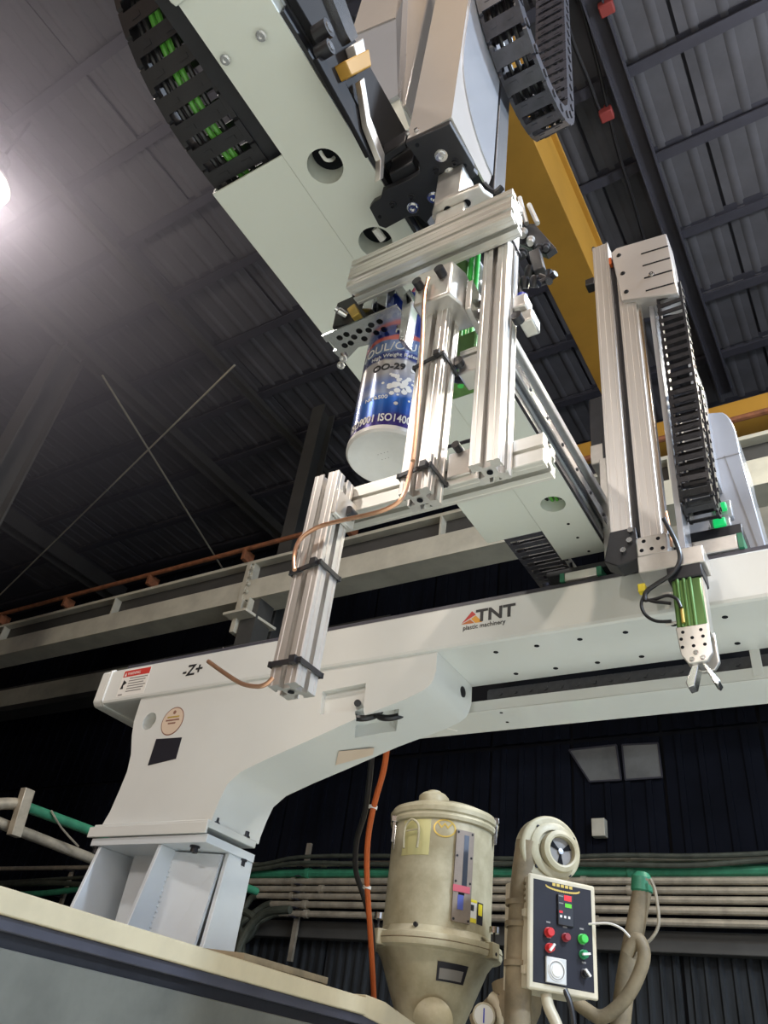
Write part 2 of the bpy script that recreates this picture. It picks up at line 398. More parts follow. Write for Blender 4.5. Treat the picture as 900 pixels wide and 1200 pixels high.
steel('roof_rafter', (-12.2, 3, 8.78), (-12.2, 8.3, 8.78), .3, .3, 'broad dim rafter low at the left edge of the dark roof')
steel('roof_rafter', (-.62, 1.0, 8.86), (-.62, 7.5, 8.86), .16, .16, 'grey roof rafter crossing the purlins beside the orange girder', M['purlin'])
for nm, a, b, l in (('tie_rod', at(0, 697, z=8.5), at(275, 428, z=8.7), 'thin grey bracing rod rising to the right across the dark roof'),
                    ('tie_rod', at(120, 440, z=8.6), at(262, 668, z=8.4), 'thin grey bracing rod falling to the right toward the copper busbar')):
    tag(cyl(nm, M['beam'], None, a, b, .014, 8), l, 'rod')
# fire pipes and red boxes on the roof
for i, (u, v, l) in enumerate(((711, 12, 'small red box under the roof, upper one near top of frame'), (711, 137, 'small red box under the roof, lower one beside the girder'))):
    p = at(u, v, z=8.75); t = thing('junction_box', p, l, 'box', 'red boxes on the roof')
    MB().box(p.x - .06, p.x + .06, p.y - .05, p.y + .05, p.z, p.z + .1).build('body', M['redpaint'], t, .012)
    cyl('stem', M['redpaint'], t, p + Vector((0, 0, .1)), p + Vector((0, 0, .2)), .02, 10)
tag(tube('roof_cable', M['rubber'], None, [at(u, v, z=8.84) for u, v in ((655, -10), (672, 50), (690, 95), (702, 128), (711, 137))], .016), 'thin dark cable drooping to the lower red roof box', 'cable')
tag(tube('roof_cable', M['rubber'], None, [at(u, v, z=8.84) for u, v in ((676, -10), (700, 75), (722, 170), (742, 235), (760, 300))], .016), 'thin dark cable along the roof past both red boxes', 'cable')

# ------------------------------------------------------------------ visible high-bay lamp
lp = at(-20, 214, z=7.9)
t = thing('high_bay_light', lp, 'glaring high bay lamp hanging under the roof at the left edge', 'lamp')
MB().lathe([(.02, .45), (.09, .42), (.10, .26), (.14, .22), (.26, .02), (.25, .0), (.13, .2), (.0, .22)], lp, (0, 0, 1), 28).build('shade', M['steel'], t)
MB().lathe([(0, -.02), (.14, .0), (.20, .05), (.14, .1), (0, .12)], lp, (0, 0, 1), 24).build('lens', M['lampglow'], t)
cyl('stem', M['purlin'], t, lp + Vector((0, 0, .42)), (lp.x, lp.y, ZC), .015, 8)
HAZE = 0.46
point_light(lp - Vector((0, 0, .3)), 330, (1, .86, .86))
hm = bpy.data.materials.new('lamp_glow_haze'); hm.use_nodes = True; nt = hm.node_tree; nt.nodes.clear()
vo = nt.nodes.new('ShaderNodeOutputMaterial'); vs = nt.nodes.new('ShaderNodeVolumeScatter'); vs.inputs['Color'].default_value = (.80, .80, 1, 1); vs.inputs['Anisotropy'].default_value = 0.2
tc = nt.nodes.new('ShaderNodeTexCoord'); gr = nt.nodes.new('ShaderNodeTexGradient'); gr.gradient_type = 'QUADRATIC_SPHERE'
mu = nt.nodes.new('ShaderNodeMath'); mu.operation = 'MULTIPLY'; mu.inputs[1].default_value = HAZE
nt.links.new(tc.outputs['Object'], gr.inputs['Vector']); nt.links.new(gr.outputs['Fac'], mu.inputs[0]); nt.links.new(mu.outputs[0], vs.inputs['Density'])
nt.links.new(vs.outputs[0], vo.inputs['Volume'])
hz = MB().lathe([(0, -1)] + [(math.sin(a), -math.cos(a)) for a in [PI * k / 16 for k in range(1, 16)]] + [(0, 1)], (0, 0, 0), (0, 0, 1), 32).build('glow_haze', hm)  # haze ball thinning outward, shaped to give the lamp its glow
hz.location = lp - Vector((0, 0, .1)); hz.scale = (4.2, 4.2, 4.2); hz['kind'] = 'stuff'; hz['label'] = 'thin haze ball shaped to glow around the high bay lamp at upper left'

# ------------------------------------------------------------------ runway beam, busbar, crane
YR = 5.3
t = thing('crane_runway_beam', (-5, YR, 5.7), 'long cream steel crane runway beam crossing behind the robot', 'beam')
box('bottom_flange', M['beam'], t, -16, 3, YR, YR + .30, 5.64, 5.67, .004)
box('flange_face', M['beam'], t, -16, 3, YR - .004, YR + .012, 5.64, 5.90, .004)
box('web', M['beamdim'], t, -16, 3, YR + .12, YR + .14, 5.67, 6.17)  # shade on the web is put into the darker beam colour
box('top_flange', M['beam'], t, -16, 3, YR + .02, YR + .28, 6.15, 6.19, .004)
for x in (-10.2, -7.9, -5.6, -3.2, -1.0, 1.2):
    box('stiffener', M['beam'], t, x, x + .02, YR + .02, YR + .12, 5.67, 6.15)
t = thing('busbar', (-5, YR - .05, 6.33), 'rusty copper coloured power rail running along the runway beam', 'rail')
tube('rail', M['rust'], t, [(-16, YR - .04, 6.335), (3, YR - .04, 6.335)], .028, 8, 0)
for x in (-10.3, -8.9, -7.3, -5.75, -4.3, -2.9, -1.5):
    MB().box(x, x + .05, YR - .06, YR + .1, 6.19, 6.33).build('bracket', M['rust'], t, .004)
t = thing('beam_bracket', (-5.6, YR, 5.4), 'bolted cream steel bracket hanging under the runway beam', 'bracket')
box('hanger_plate', M['beam'], t, -5.66, -5.60, YR - .02, YR + .25, 5.25, 6.12, .004)
MB().prism([(-5.72, YR - .12, 5.42), (-5.40, YR - .12, 5.42), (-5.30, YR + .3, 5.38), (-5.62, YR + .3, 5.38)], (0, 0, .03)).build('foot_plate', M['beam'], t)
box('column_stub', M['beamdim'], t, -5.58, -5.36, YR + .02, YR + .26, 5.05, 5.64)
for k in range(4): bolt(t, (-5.56, YR - .012, 5.74 + k * .1), (0, -1, 0), .02, .03, M['beam'])
for k in range(2): box('web_plate', M['beam'], t, -5.56 + k * .1, -5.54 + k * .1, YR - .06, YR + .02, 5.45, 5.62)
t = thing('wall_beam', (-10, 7.6, 5.9), 'lower cream steel wall beam behind the left end of the robot beam', 'beam')
a0, a1 = at(-30, 813, y=7.6), at(121, 790, y=7.6)
box('flange', M['beam'], t, -16, -5.2, 7.6, 7.64, 6.28, 6.62, .004); box('soffit', M['beamdim'], t, -16, -5.2, 7.6, 7.95, 6.18, 6.28); box('top_flange', M['beamdim'], t, -16, -5.2, 7.6, 7.95, 6.62, 6.66)  # shaded faces of this beam take the darker colour
t = thing('crane_girder', (-1.3, 3, 6.9), 'big orange overhead crane girder passing behind the arm', 'crane girder')
box('bottom_plate', M['crane'], t, -1.45, -1.09, -5, 5.15, 6.88, 6.91, .004)
box('side_web', M['crane'], t, -1.13, -1.11, -5, 5.15, 6.91, 7.62)
box('side_web', M['crane'], t, -1.43, -1.41, -5, 5.15, 6.91, 7.62)
box('top_plate', M['crane'], t, -1.47, -1.07, -5, 5.15, 7.62, 7.66, .004)
t = thing('crane_end_carriage', (-.6, 5.3, 6.4), 'orange crane end carriage resting on the runway beam', 'crane carriage')
box('body', M['crane'], t, -1.9, 1.6, YR + .02, YR + .3, 6.36, 6.60, .01)
for x in (-1.6, 1.3): cyl('wheel', M['purlin'], t, (x, YR + .06, 6.3), (x, YR + .2, 6.3), .11, 20)
tag(box('wall_panel', M['beam'], None, -1.6, 1.6, 7.2, 7.25, 5.2, 7.4, .01), 'dull grey panel far behind below the orange end carriage', 'panel')

# ------------------------------------------------------------------ pipes on the back wall
def wall_pipe(name, v, r, m, label, cat, group, xl=None, drop=None, y=8.05):
    zz = at(420, v, y=y).z; xl = -7.2 if xl is None else xl
    pts = [(5, y, zz), (xl, y, zz)]
    if drop:
        for dx, dy, dz in drop: pts.append((xl + dx, y + dy, zz + dz))
    t = thing(name, (xl, y, zz), label, cat, group)
    MB().tube(pts[:2], r, 10, 0).build('run', m, t)
    if drop: MB().tube(pts[1:], r * 1.12, 10, 5).build('elbow', M['darkpipe'], t)
    for x in (-6.1, -2.6, 0.5):
        MB().lathe([(r * 1.05, -.03), (r * 1.3, -.03), (r * 1.3, .03), (r * 1.05, .03)], (x + random.uniform(-.3, .3), y, zz), (1, 0, 0), 12).build('coupling', m, t)
    return t
G = 'pipes along the back wall'
xe = [at(u, v, y=8.05).x for u, v in ((282, 1032), (292, 1042), (302, 1051), (318, 1060), (328, 1072))]
D = [(-.12, 0, -.05), (-.2, -.05, -.35), (-.22, -.1, -1.0)]
D2 = [(-.15, 0, -.05), (-.45, -.1, -.35), (-.65, -.2, -.9)]
D3 = [(-.15, 0, -.03), (-.4, -.1, -.22), (-.75, -.3, -.75), (-.8, -.3, -1.2)]
wall_pipe('wall_pipe', 1012, .030, M['pipe'], 'grey wall pipe just above the green pipe', 'pipe', G, -16)
wall_pipe('wall_pipe', 1023.3, .050, M['green'], 'thick green wall pipe running behind the dryer', 'pipe', G, at(290, 1023, y=8.05).x, [(-.15, 0, -.02), (-.4, -.1, -.15), (-.6, -.2, -.5)])
wall_pipe('wall_pipe', 1032.8, .036, M['pipe'], 'first galvanised wall pipe below the green pipe', 'pipe', G, xe[0], D)
wall_pipe('wall_pipe', 1042, .034, M['pipe'], 'second galvanised wall pipe below the green pipe', 'pipe', G, xe[1], D)
wall_pipe('wall_pipe', 1051, .034, M['pipe'], 'third galvanised wall pipe below the green pipe', 'pipe', G, xe[2], D)
wall_pipe('wall_pipe', 1061, .036, M['pipe'], 'fourth galvanised wall pipe below the green pipe, ending in a drooping hose', 'pipe', G, xe[3], D2)
wall_pipe('wall_pipe', 1072.5, .036, M['pipe'], 'lowest galvanised wall pipe ending in a drooping hose', 'pipe', G, xe[4], D3)
for i, (dz, l) in enumerate(((0, 'upper black cable strung above the wall pipes'), (-.07, 'lower black cable strung above the wall pipes'))):
    pts = []
    for u, v in ((-200, 1048), (0, 1034), (120, 1028), (290, 1014), (350, 1006), (450, 1004), (600, 1005), (720, 1005), (810, 1002), (900, 998), (1000, 994)):
        p = at(u, v, y=7.95); p.z += dz + .02 * math.sin(u * .02 + i); pts.append(p)
    tag(tube('wall_cable', M['darkpipe'], None, pts, .024), l, 'cable', 'cables above the wall pipes')
pts = [at(u, v, y=7.9) for u, v in ((-200, 1065), (0, 1050), (60, 1046), (120, 1038), (200, 1030), (270, 1026))]
tag(tube('green_hose', M['green'], None, pts, .04), 'green hose low on the wall left of the pedestal', 'hose')
tag(tube('wall_hose', M['darkpipe'], None, [at(u, v, y=7.85) for u, v in ((-200, 1045), (0, 1036), (90, 1036), (180, 1050), (270, 1075), (285, 1120))], .035), 'dark grey hose low on the wall left of the pedestal', 'hose')
for i, (u, l) in enumerate(((360, 'vertical pipe clamp rail left of the dryer'), (80, 'short pipe support post left of the pedestal'))):
    p = at(u, 1000 if u > 100 else 1030, y=8.1); t = thing('pipe_clamp_rail', p, l, 'pipe rail')
    box('channel', M['pipe'], t, p.x - .03, p.x + .03, 8.1, 8.14, 2.6 if u > 100 else 2.5, p.z + .12)
    for v in (1012, 1023, 1033, 1042, 1051, 1061, 1072):
        z = at(420, v, y=8.05).z; box('clamp', M['purlin'], t, p.x - .035, p.x + .035, 7.98, 8.1, z - .045, z - .037)
tag(tube('loop_hose', M['darkpipe'], None, [at(u, v, y=7.6) for u, v in ((258, 1068), (285, 1068), (300, 1080), (290, 1100), (262, 1115), (258, 1150))] + [Vector((-6.5, 7.6, 1.2)), Vector((-6.5, 7.6, 0))], .04), 'olive hose looping down beside the pedestal foot', 'hose')
tag(tube('loop_hose', M['darkpipe'], None, [at(u, v, y=7.4) for u, v in ((340, 1066), (310, 1070), (290, 1090), (278, 1120), (276, 1150))] + [Vector((-6.2, 7.4, 1.2)), Vector((-6.2, 7.4, 0))], .045), 'thick dark hose bending down to the machine top', 'hose')
box_p = at(703, 971, y=8.3)
tag(box('wall_box', M['beam'], None, box_p.x - .07, box_p.x + .07, 8.24, 8.34, box_p.z - .09, box_p.z + .09, .006), 'tiny pale switch box on the dark wall above the pipes', 'box')
# pipes running toward the back at the far left
t = thing('green_side_pipe', (-5.2, 3.5, 2.8), 'green pipe slanting behind the pedestal at the left edge', 'pipe')
a, b = at(26, 944, x=-5.2), at(135, 984, x=-5.2)
MB().tube([a, b + (b - a) * 2], .035, 12, 0).build('run', M['green'], t)
MB().tube([at(-40, 945, x=-5.2), at(0, 942, x=-5.2), at(18, 942, x=-5.2), a], .04, 12, 4).build('elbow', M['pipe'], t)
a, b = at(-30, 953, x=-5.25), at(112, 1008, x=-5.25)
tag(MB().tube([a, b + (b - a)], .036, 12, 0).build('side_pipe', M['pipe'], None), 'beige pipe slanting below the green one at the left edge', 'pipe')
p0, p1 = at(33, 925, x=-5.15), at(16, 980, x=-5.15)
tag(MB().obox((p0 + p1) / 2, (p1 - p0), (0, 1, 0), (1, 0, 0), (p1 - p0).length / 2, .04, .03).build('pipe_post', M['pipe'], None, .004), 'short flat steel post crossing both pipes at the left edge', 'post')
tag(tube('tie_wire', M['pipe'], None, [at(60, 950, x=-5.15), at(72, 970, x=-5.15), at(92, 992, x=-5.15)], .007, 6), 'thin wire hanging from the green side pipe', 'wire')

# ------------------------------------------------------------------ robot beam with bracket
t = thing('robot_beam', (-2.2, 2.1, 2.69), 'long white robot traverse beam with curved bracket and printed logo', 'robot beam')
bb = MB(); y0, y1, z0, z1 = 2.0, 2.286, 2.686, 2.842
sec = [(y0 + .012, z0), (y1, z0), (y1, z1), (y0 + .008, z1), (y0, z1 - .008), (y0, z0 + .012), (y0 + .0035, z0 + .0035)]
bb.prism([(-2.785, y, z) for y, z in sec], (4.2, 0, 0)); bm_ = bb.build('beam_body', M['white'], t, ang=0.25)
MB().prism([(-2.785, y, z) for y, z in ((1.994, 2.70), (1.994, 2.838), (2.01, 2.85), (2.292, 2.85), (2.292, 2.680), (2.014, 2.680))], (-.012, 0, 0)).build('end_flange', M['white'], t, .003)
MB().prism([(-2.797, y, z) for y, z in ((1.998, 2.70), (1.998, 2.836), (2.01, 2.846), (2.29, 2.846), (2.29, 2.682), (2.014, 2.682))], (-.055, 0, 0)).build('end_cap', M['white'], t, .016, seg=3)
rl = box('rail', M['raildark'], t, -2.74, 1.4, 2.03, 2.075, z1, z1 + .03, .003); lab(rl, 'dark steel linear rail along the top')
box('rail', M['raildark'], t, -2.74, 1.4, 2.21, 2.255, z1, z1 + .03, .003)
for x in (-2.62, -2.2, -1.8): bolt(t, (x, 2.05, z1 + .03), (0, 0, 1), .009, .008)
for x in [-.988 + .14 * k for k in range(-1, 13)]:
    if x < -1.1: continue
    cyl('bolt_hole', M['dark'], t, (x, 2.072, z0 - .0006), (x, 2.072, z0 + .01), .0085, 16)  # black discs paint the shade of holes that are not drilled
    cyl('bolt_hole', M['dark'], t, (x, 2.234, z0 - .0006), (x, 2.234, z0 + .01), .0085, 16)
# cable tray behind the beam
box('tray_front', M['white'], t, -1.185, 1.4, 2.288, 2.292, 2.594, 2.6295)
box('tray_front', M['white'], t, -1.56, -1.185, 2.288, 2.292, 2.594, 2.687)
box('tray_bottom', M['white'], t, -1.56, 1.4, 2.288, 2.458, 2.590, 2.594, .002)
box('tray_back', M['white'], t, -1.56, 1.4, 2.454, 2.458, 2.594, 2.84)
box('tray_strap', M['white'], t, -.266, -.238, 2.284, 2.2885, 2.6, 2.70, .001)
box('slot_shade_sheet', M['dark'], t, -1.55, 1.4, 2.43, 2.45, 2.596, 2.83)  # black sheet added so the slot looks deep in shade
for k in range(3): bolt(t, (-.252 + .002 * k, 2.289, 2.61), (0, -1, 0), .003, .003)
for u, v in ((597, 846), (590, 835)):
    p = at(u, v, z=2.59); cyl('slot_hole', M['dark'], t, p - Vector((.008, 0, .0006)), p - Vector((.008, 0, -.004)), .006, 10)
p = at(530, 855, z=2.59); MB().obox(p, (1, 1.2, 0), (-1.2, 1, 0), (0, 0, 1), .02, .0045, .001).build('slit', M['paper'], t)
p = at(521, 848, z=2.59); MB().obox(p, (1, 1.2, 0), (-1.2, 1, 0), (0, 0, 1), .009, .0045, .001).build('slit', M['dark'], t)
# curved bracket
YB = 2.012
fp = [(163, 826), (157, 845), (154.5, 862), (153.5, 884), (149, 904), (140, 926), (129, 951), (119, 968), (247, 966), (250, 955), (258, 936), (267, 918), (283, 904), (316, 888), (360, 868.5), (420, 841), (476, 819), (496, 809), (504, 803), (508, 796), (511, 786), (512, 768)]
P3 = [at(u, v, y=YB) for u, v in fp]
for p in P3: p.z = min(p.z, 2.6855)
P3[0].z = 2.6855; P3[-1].z = 2.6855
zf = 2.172
for p in P3: p.z = max(p.z, zf)
br = MB().prism(P3, (0, .262, 0)).build('bracket', M['white'], t)
def cutter(pts, ext): 
    o = MB().prism(pts, ext).build('cutter', M['dark'], None); return o
wf = [at(u, v, y=YB - .01) for u, v in ((376, 809), (427, 799), (424, 830), (373, 836))]
c1 = cutter(wf, (0, .032, 0))
def soff(u, v):
    # point on the sloping soffit (x,z along the lower outline, y from the pixel)
    best = None
    for i in range(400):
        s = i / 399; a, b = at(316, 888, y=YB), at(476, 819, y=YB); q = a.lerp(b, s); d = at(u, v, z=q.z)
        e = abs(d.x - q.x)
        if best is None or e < best[0]: best = (e, Vector((q.x, d.y, q.z)))
    return best[1]
ws = [soff(u, v) for u, v in ((418, 842), (468, 831), (465, 858), (416, 866))]
dn = Vector((0.36, 0, -.93))
c2 = cutter([p + dn * .02 for p in ws], -dn * .07)
cc = at(175, 845, y=YB); c3 = MB().cyl(cc - Vector((0, .02, 0)), cc + Vector((0, .05, 0)), .036, 24).build('cutter', M['dark'], None)
boolean_cut(br, [c1, c2, c3])
pm_ = at(415, 822, y=2.10)
cyl('knob', M['black'], t, at(419, 824, y=2.045), at(419, 824, y=2.0), .012, 16)
kp = Vector((-1.205, 2.13, 2.64)); kx = at(533, 812, x=-1.2); cyl('knob', M['black'], t, (-1.215, kx.y, kx.z), (-1.175, kx.y, kx.z), .015, 16); cyl('knob', M['black'], t, (-1.176, kx.y, kx.z), (-1.168, kx.y, kx.z), .019, 16)
wc = sum(ws, Vector()) / 4
for k, (dx, dy) in enumerate(((-.05, 0), (.04, .02))):
    q = wc + Vector((dx, dy, .035)); MB().tube([q + Vector((-.05, 0, .02)), q + Vector((-.03, -.03, -.01)), q + Vector((.01, -.03, -.02)), q + Vector((.04, 0, .0)), q + Vector((.05, .02, .03))], .011, 8, 4).build('hose', M['rubber'], t)
lb = lab(MB().prism([at(u, v, y=YB - .0015) for u, v in ((183, 866), (213, 864), (206, 889), (173, 897))], (0, .002, 0)).build('nameplate', M['panel'], t), 'black blank nameplate')
fl_pad = MB().prism([soff(u, v) + dn * .0015 for u, v in ((397, 880), (438, 876), (437, 884), (393, 896))], dn * .001).build('soffit_patch', M['tan'], t)
# bracket flange
box('flange', M['white'], t, -2.552, -1.985, 1.985, 2.25, 2.150, 2.174, .003)
lab(box('flange_lip', M['white'], t, -2.57, -1.98, 1.98, 1.99, 2.128, 2.165, .002), 'scuffed front edge')
for x, y in ((-1.955, 2.04), (-1.95, 2.2)): bolt(t, (x - .05, y, 2.174), (0, 0, 1), .013, .02, M['black'])
# logo, warning label, lettering
def beam_xy(u, v): return at(u, v, y=1.9994)
xa = (1, 0, 0); za = (0, 0, 1)
A_, B_, C_ = beam_xy(544, 731), beam_xy(554, 712), beam_xy(564, 730)
zb_ = A_.z
A_, B_, C_ = Vector((-1.082, 1.9992, 2.765)), Vector((-1.045, 1.9992, 2.809)), Vector((-1.006, 1.9992, 2.762))
tr = [(A_, A_.lerp(B_, 1), B_.lerp(C_, .36)), (A_, A_.lerp(B_.lerp(C_, .36), .0), None), None]
m1 = B_.lerp(C_, .36); mid = A_.lerp(m1, .62); bot = A_.lerp(C_, .66)
lab(MB().prism([A_ + Vector((.002, 0, .004)), B_, m1 + Vector((0, 0, .002))], (0, .001, 0)).build('logo_mark', M['redink'], t), 'dark red triangle')
lab(MB().prism([A_, mid - Vector((0, 0, .003)), bot - Vector((.003, 0, 0))], (0, .001, 0)).build('logo_mark', M['rustink'], t), 'burnt orange triangle')
lab(MB().prism([mid + Vector((.003, 0, -.001)), m1 - Vector((0, 0, .002)), C_, bot], (0, .001, 0)).build('logo_mark', M['orangeink'], t), 'amber piece')
text('TNT', .062, (-1.030, 1.9990, 2.766), xa, za, M['ink'], t, bold=.0018, squeeze=1.12)
text('plastic machinery', .0235, (-1.075, 1.9990, 2.742), xa, za, M['ink'], t, squeeze=.92)
text('-Z+', .066, (at(213, 793, y=2).x, 1.9990, 2.752), xa, za, M['ink'], t, bold=.0012, squeeze=1.05)
w = [beam_xy(u, v) for u, v in ((146, 790), (174.5, 785), (167, 812), (137, 817))]
lx0, lx1, lz0, lz1 = at(140, 805, y=2).x, at(172, 800, y=2).x, 2.705, 2.830
wl_ = lab(box('warning_label', M['paper'], t, lx0, lx1, 1.9992, 2.0, lz0, lz1), 'white warning label with red header')
box('header', M['redink'], wl_, lx0 + .004, lx1 - .003, 1.9986, 1.9993, lz1 - .034, lz1 - .005)
text('WARNING', .019, (lx0 + .028, 1.9984, lz1 - .027), xa, za, M['paper'], wl_, ext=.0002, squeeze=.85)
MB().prism([(lx0 + .01, 1.9984, lz1 - .03), (lx0 + .024, 1.9984, lz1 - .03), (lx0 + .017, 1.9984, lz1 - .012)], (0, .0004, 0)).build('triangle', M['paper'], wl_)
pic = MB(); pic.prism([(lx0 + .012, 1.9986, lz0 + .045), (lx0 + .040, 1.9986, lz0 + .062), (lx0 + .018, 1.9986, lz0 + .078)], (0, .0005, 0)); pic.prism([(lx0 + .008, 1.9987, lz0 + .036), (lx0 + .028, 1.9987, lz0 + .036), (lx0 + .02, 1.9987, lz0 + .06)], (0, .0005, 0)); pic.build('pictogram', M['ink'], wl_)
for k in range(6):
    box('text_line', M['greyink'], wl_, lx0 + .05, lx1 - .008 - .008 * (k % 3), 1.9986, 1.9993, lz1 - .046 - k * .012, lz1 - .0415 - k * .012)
box('text_line', M['greyink'], wl_, lx0 + .01, lx0 + .034, 1.9986, 1.9993, lz0 + .006, lz0 + .012)
sc_ = at(202, 845, y=YB - .001)
st = lab(MB().cyl(sc_, sc_ + Vector((0, .001, 0)), .058, 40).build('round_sticker', M['brownink'], t), 'round tan sticker with brown rim')
MB().cyl(sc_ - Vector((0, .0006, 0)), sc_, .054, 40).build('sticker_face', M['tan'], st)
MB().cyl(sc_ + Vector((0, -.0012, .036)), sc_ + Vector((0, -.0006, .036)), .008, 14).build('emblem', M['brownink'], st)
for k, (w_, m_) in enumerate(((.032, 'gold'), (.036, 'brownink'), (.020, 'brownink'))):
    box('text_line', M[m_], st, sc_.x - w_, sc_.x + w_, sc_.y - .0012, sc_.y - .0006, sc_.z + .014 - k * .013, sc_.z + .020 - k * .013)

# chain lying in the slot of the beam
def link_mesh(L, W, H, m, fill=.48):
    b = MB(); th = W * .09
    for s in (-1, 1):
        y = s * (W / 2 - th / 2)
        b.prism([(-L * .62, y - th / 2, -H * .36), (-L * .5, y - th / 2, -H * .5), (L * .42, y - th / 2, -H * .5), (L * .52, y - th / 2, -H * .3), (L * .52, y - th / 2, H * .3), (L * .42, y - th / 2, H * .5), (-L * .5, y - th / 2, H * .5), (-L * .62, y - th / 2, H * .36)], (0, th, 0))
        b.cyl((L * .3, s * W / 2, 0), (L * .3, s * (W / 2 + th * .5), 0), H * .2, 10)
    for z in (-.47, .47):
        b.box(-L * .3, L * (fill - .3), -W / 2 + th, W / 2 - th, z * H - H * .035, z * H + H * .035)
        b.box(-L * .12, L * .06, -W * .3, -W * .14, z * H - H * .06, z * H + H * .06); b.box(-L * .12, L * .06, W * .14, W * .3, z * H - H * .06, z * H + H * .06)
    return b.build('chain_link', m, None)
def chain(root, path, L, W, H, wdir, m, fill=.48):
    """links placed one by one along a path (list of points); wdir = width axis"""
    pts = [Vector(p) for p in path]; seg = [(b - a).length for a, b in zip(pts, pts[1:])]; tot = sum(seg); n = int(tot / L)
    wdir = Vector(wdir).normalized(); first = None; out = []
    def point(s):
        for a, b, l in zip(pts, pts[1:], seg):
            if s <= l: return a.lerp(b, s / l)
            s -= l
        return pts[-1]
    for i in range(n):
        c = point((i + .5) * L); d = (point((i + 1) * L) - point(i * L)).normalized(); up = d.cross(wdir)
        if first is None: o = first = link_mesh(L, W, H, m, fill)
        else: o = first.copy(); COL.objects.link(o)
        o.parent = root; o.matrix_parent_inverse = Matrix.Translation(root.location).inverted()
        o.matrix_world = Matrix.Translation(c) @ Matrix((d, wdir, up)).transposed().to_4x4()
        o.matrix_basis = Matrix.Translation(c) @ Matrix((d, wdir, up)).transposed().to_4x4()
        out.append(o)
    return out
def arc(c, r, a0, a1, ax, n=16):
    """arc in the plane of two axes"""
    e1, e2 = Vector(ax[0]), Vector(ax[1])
    return [Vector(c) + e1 * (r * math.cos(a0 + (a1 - a0) * i / n)) + e2 * (r * math.sin(a0 + (a1 - a0) * i / n)) for i in range(n + 1)]
t = thing('slot_cable_chain', (-.4, 2.37, 2.62), 'dark cable chain lying inside the slot of the robot beam', 'cable chain')
chain(t, [(-1.12, 2.350, 2.658), (1.2, 2.350, 2.658)], .055, .085, .04, (0, 1, 0), mat('light_grey_chain', (0.07, 0.07, 0.08), 0.4, var=0.2, scale=40))

# ------------------------------------------------------------------ pedestal
t = thing('robot_pedestal', (-2.25, 2.15, 1.62), 'pale blue white welded pedestal under the robot beam bracket', 'pedestal')
box('top_plate', M['ped'], t, -2.548, -1.975, 1.99, 2.245, 2.100, 2.127, .002)
ped_r = box('column', M['ped'], t, -2.46, -2.03, 2.13, 2.235, 1.6, 2.1)
for x, yb, bt in ((-2.512, 1.955, 2.0), (-2.205, 1.955, 2.0)):
    MB().prism([(x, bt, 2.1), (x, 2.235, 2.1), (x, 2.235, 1.6), (x, yb - .05, 1.6), (x, yb, 1.86)], (.016, 0, 0)).build('gusset', M['ped'], t, .002)
MB().prism([(-2.0, 2.12, 2.1), (-2.0, 2.25, 2.1), (-2.0, 2.25, 1.6), (-2.0, 2.02, 1.6), (-2.0, 2.10, 1.82)], (.018, 0, 0)).build('end_plate', M['ped'], t, .002)
MB().prism([(-2.19, 2.07, 2.095), (-2.01, 2.115, 2.095), (-2.01, 2.06, 1.6), (-2.19, 2.03, 1.6)], (0, .012, 0)).build('front_plate', M['ped'], t)
box('back_plate', M['ped'], t, -2.51, -1.99, 2.235, 2.25, 1.6, 2.1)
wd_ = MB()
for k in range(16): 
    z = 2.06 - k * .016; wd_.lathe([(0, -.006), (.006, 0), (0, .006)], (-2.188 + random.uniform(-.003, .003), 2.066 - (2.06 - z) * .08, z), (0, 1, 0), 6)
wd_.build('weld_bead', M['ped'], t)
for x, y in ((-2.06, 2.03), (-1.99, 2.2), (-2.53, 2.01)): bolt(t, (x, y, 2.100), (0, 0, -1), .013, .022, M['blackmetal'])

# ------------------------------------------------------------------ moulding machine top edge
XM = -1.83
t = thing('moulding_machine', (XM, 1.5, 0), 'moulding machine guard with beige top rail and grey panel below', 'machine')
lab(box('top_rail', M['rail'], t, XM - .11, XM, -1.5, 2.86, 1.730, 1.785, .004), 'beige top rail')
lab(box('lip', M['raildark'], t, XM - .06, XM - .012, -1.5, 3.1, 1.700, 1.730, .003), 'dark blue grey strip under the rail')
lab(box('seal_strip', M['black'], t, XM - .07, XM - .03, -1.5, 3.1, 1.668, 1.700), 'black strip')
lab(box('guard_panel', M['railgrey'], t, XM - .06, XM - .018, -1.5, 3.1, 0.3, 1.668, .004), 'grey guard panel')
box('base', M['railgrey'], t, XM - 1.2, XM - .06, -1.5, 3.3, 0, 1.6)
MB().prism([(XM - .005, 2.86, 1.728), (XM - .005, 3.25, 1.69), (XM - .005, 3.29, 1.715), (XM - .005, 3.27, 1.745), (XM - .005, 3.0, 1.79), (XM - .005, 2.86, 1.795)], (-.18, 0, 0)).build('rail_end', M['rail'], t, .004)
pl = lab(MB().prism([(XM - .25, 2.05, 1.787), (XM - .02, 2.15, 1.787), (XM - .02, 2.62, 1.792), (XM - .14, 2.75, 1.80)], (0, 0, .02)).build('loose_plate', M['brownduct'], t), 'dusty plate')

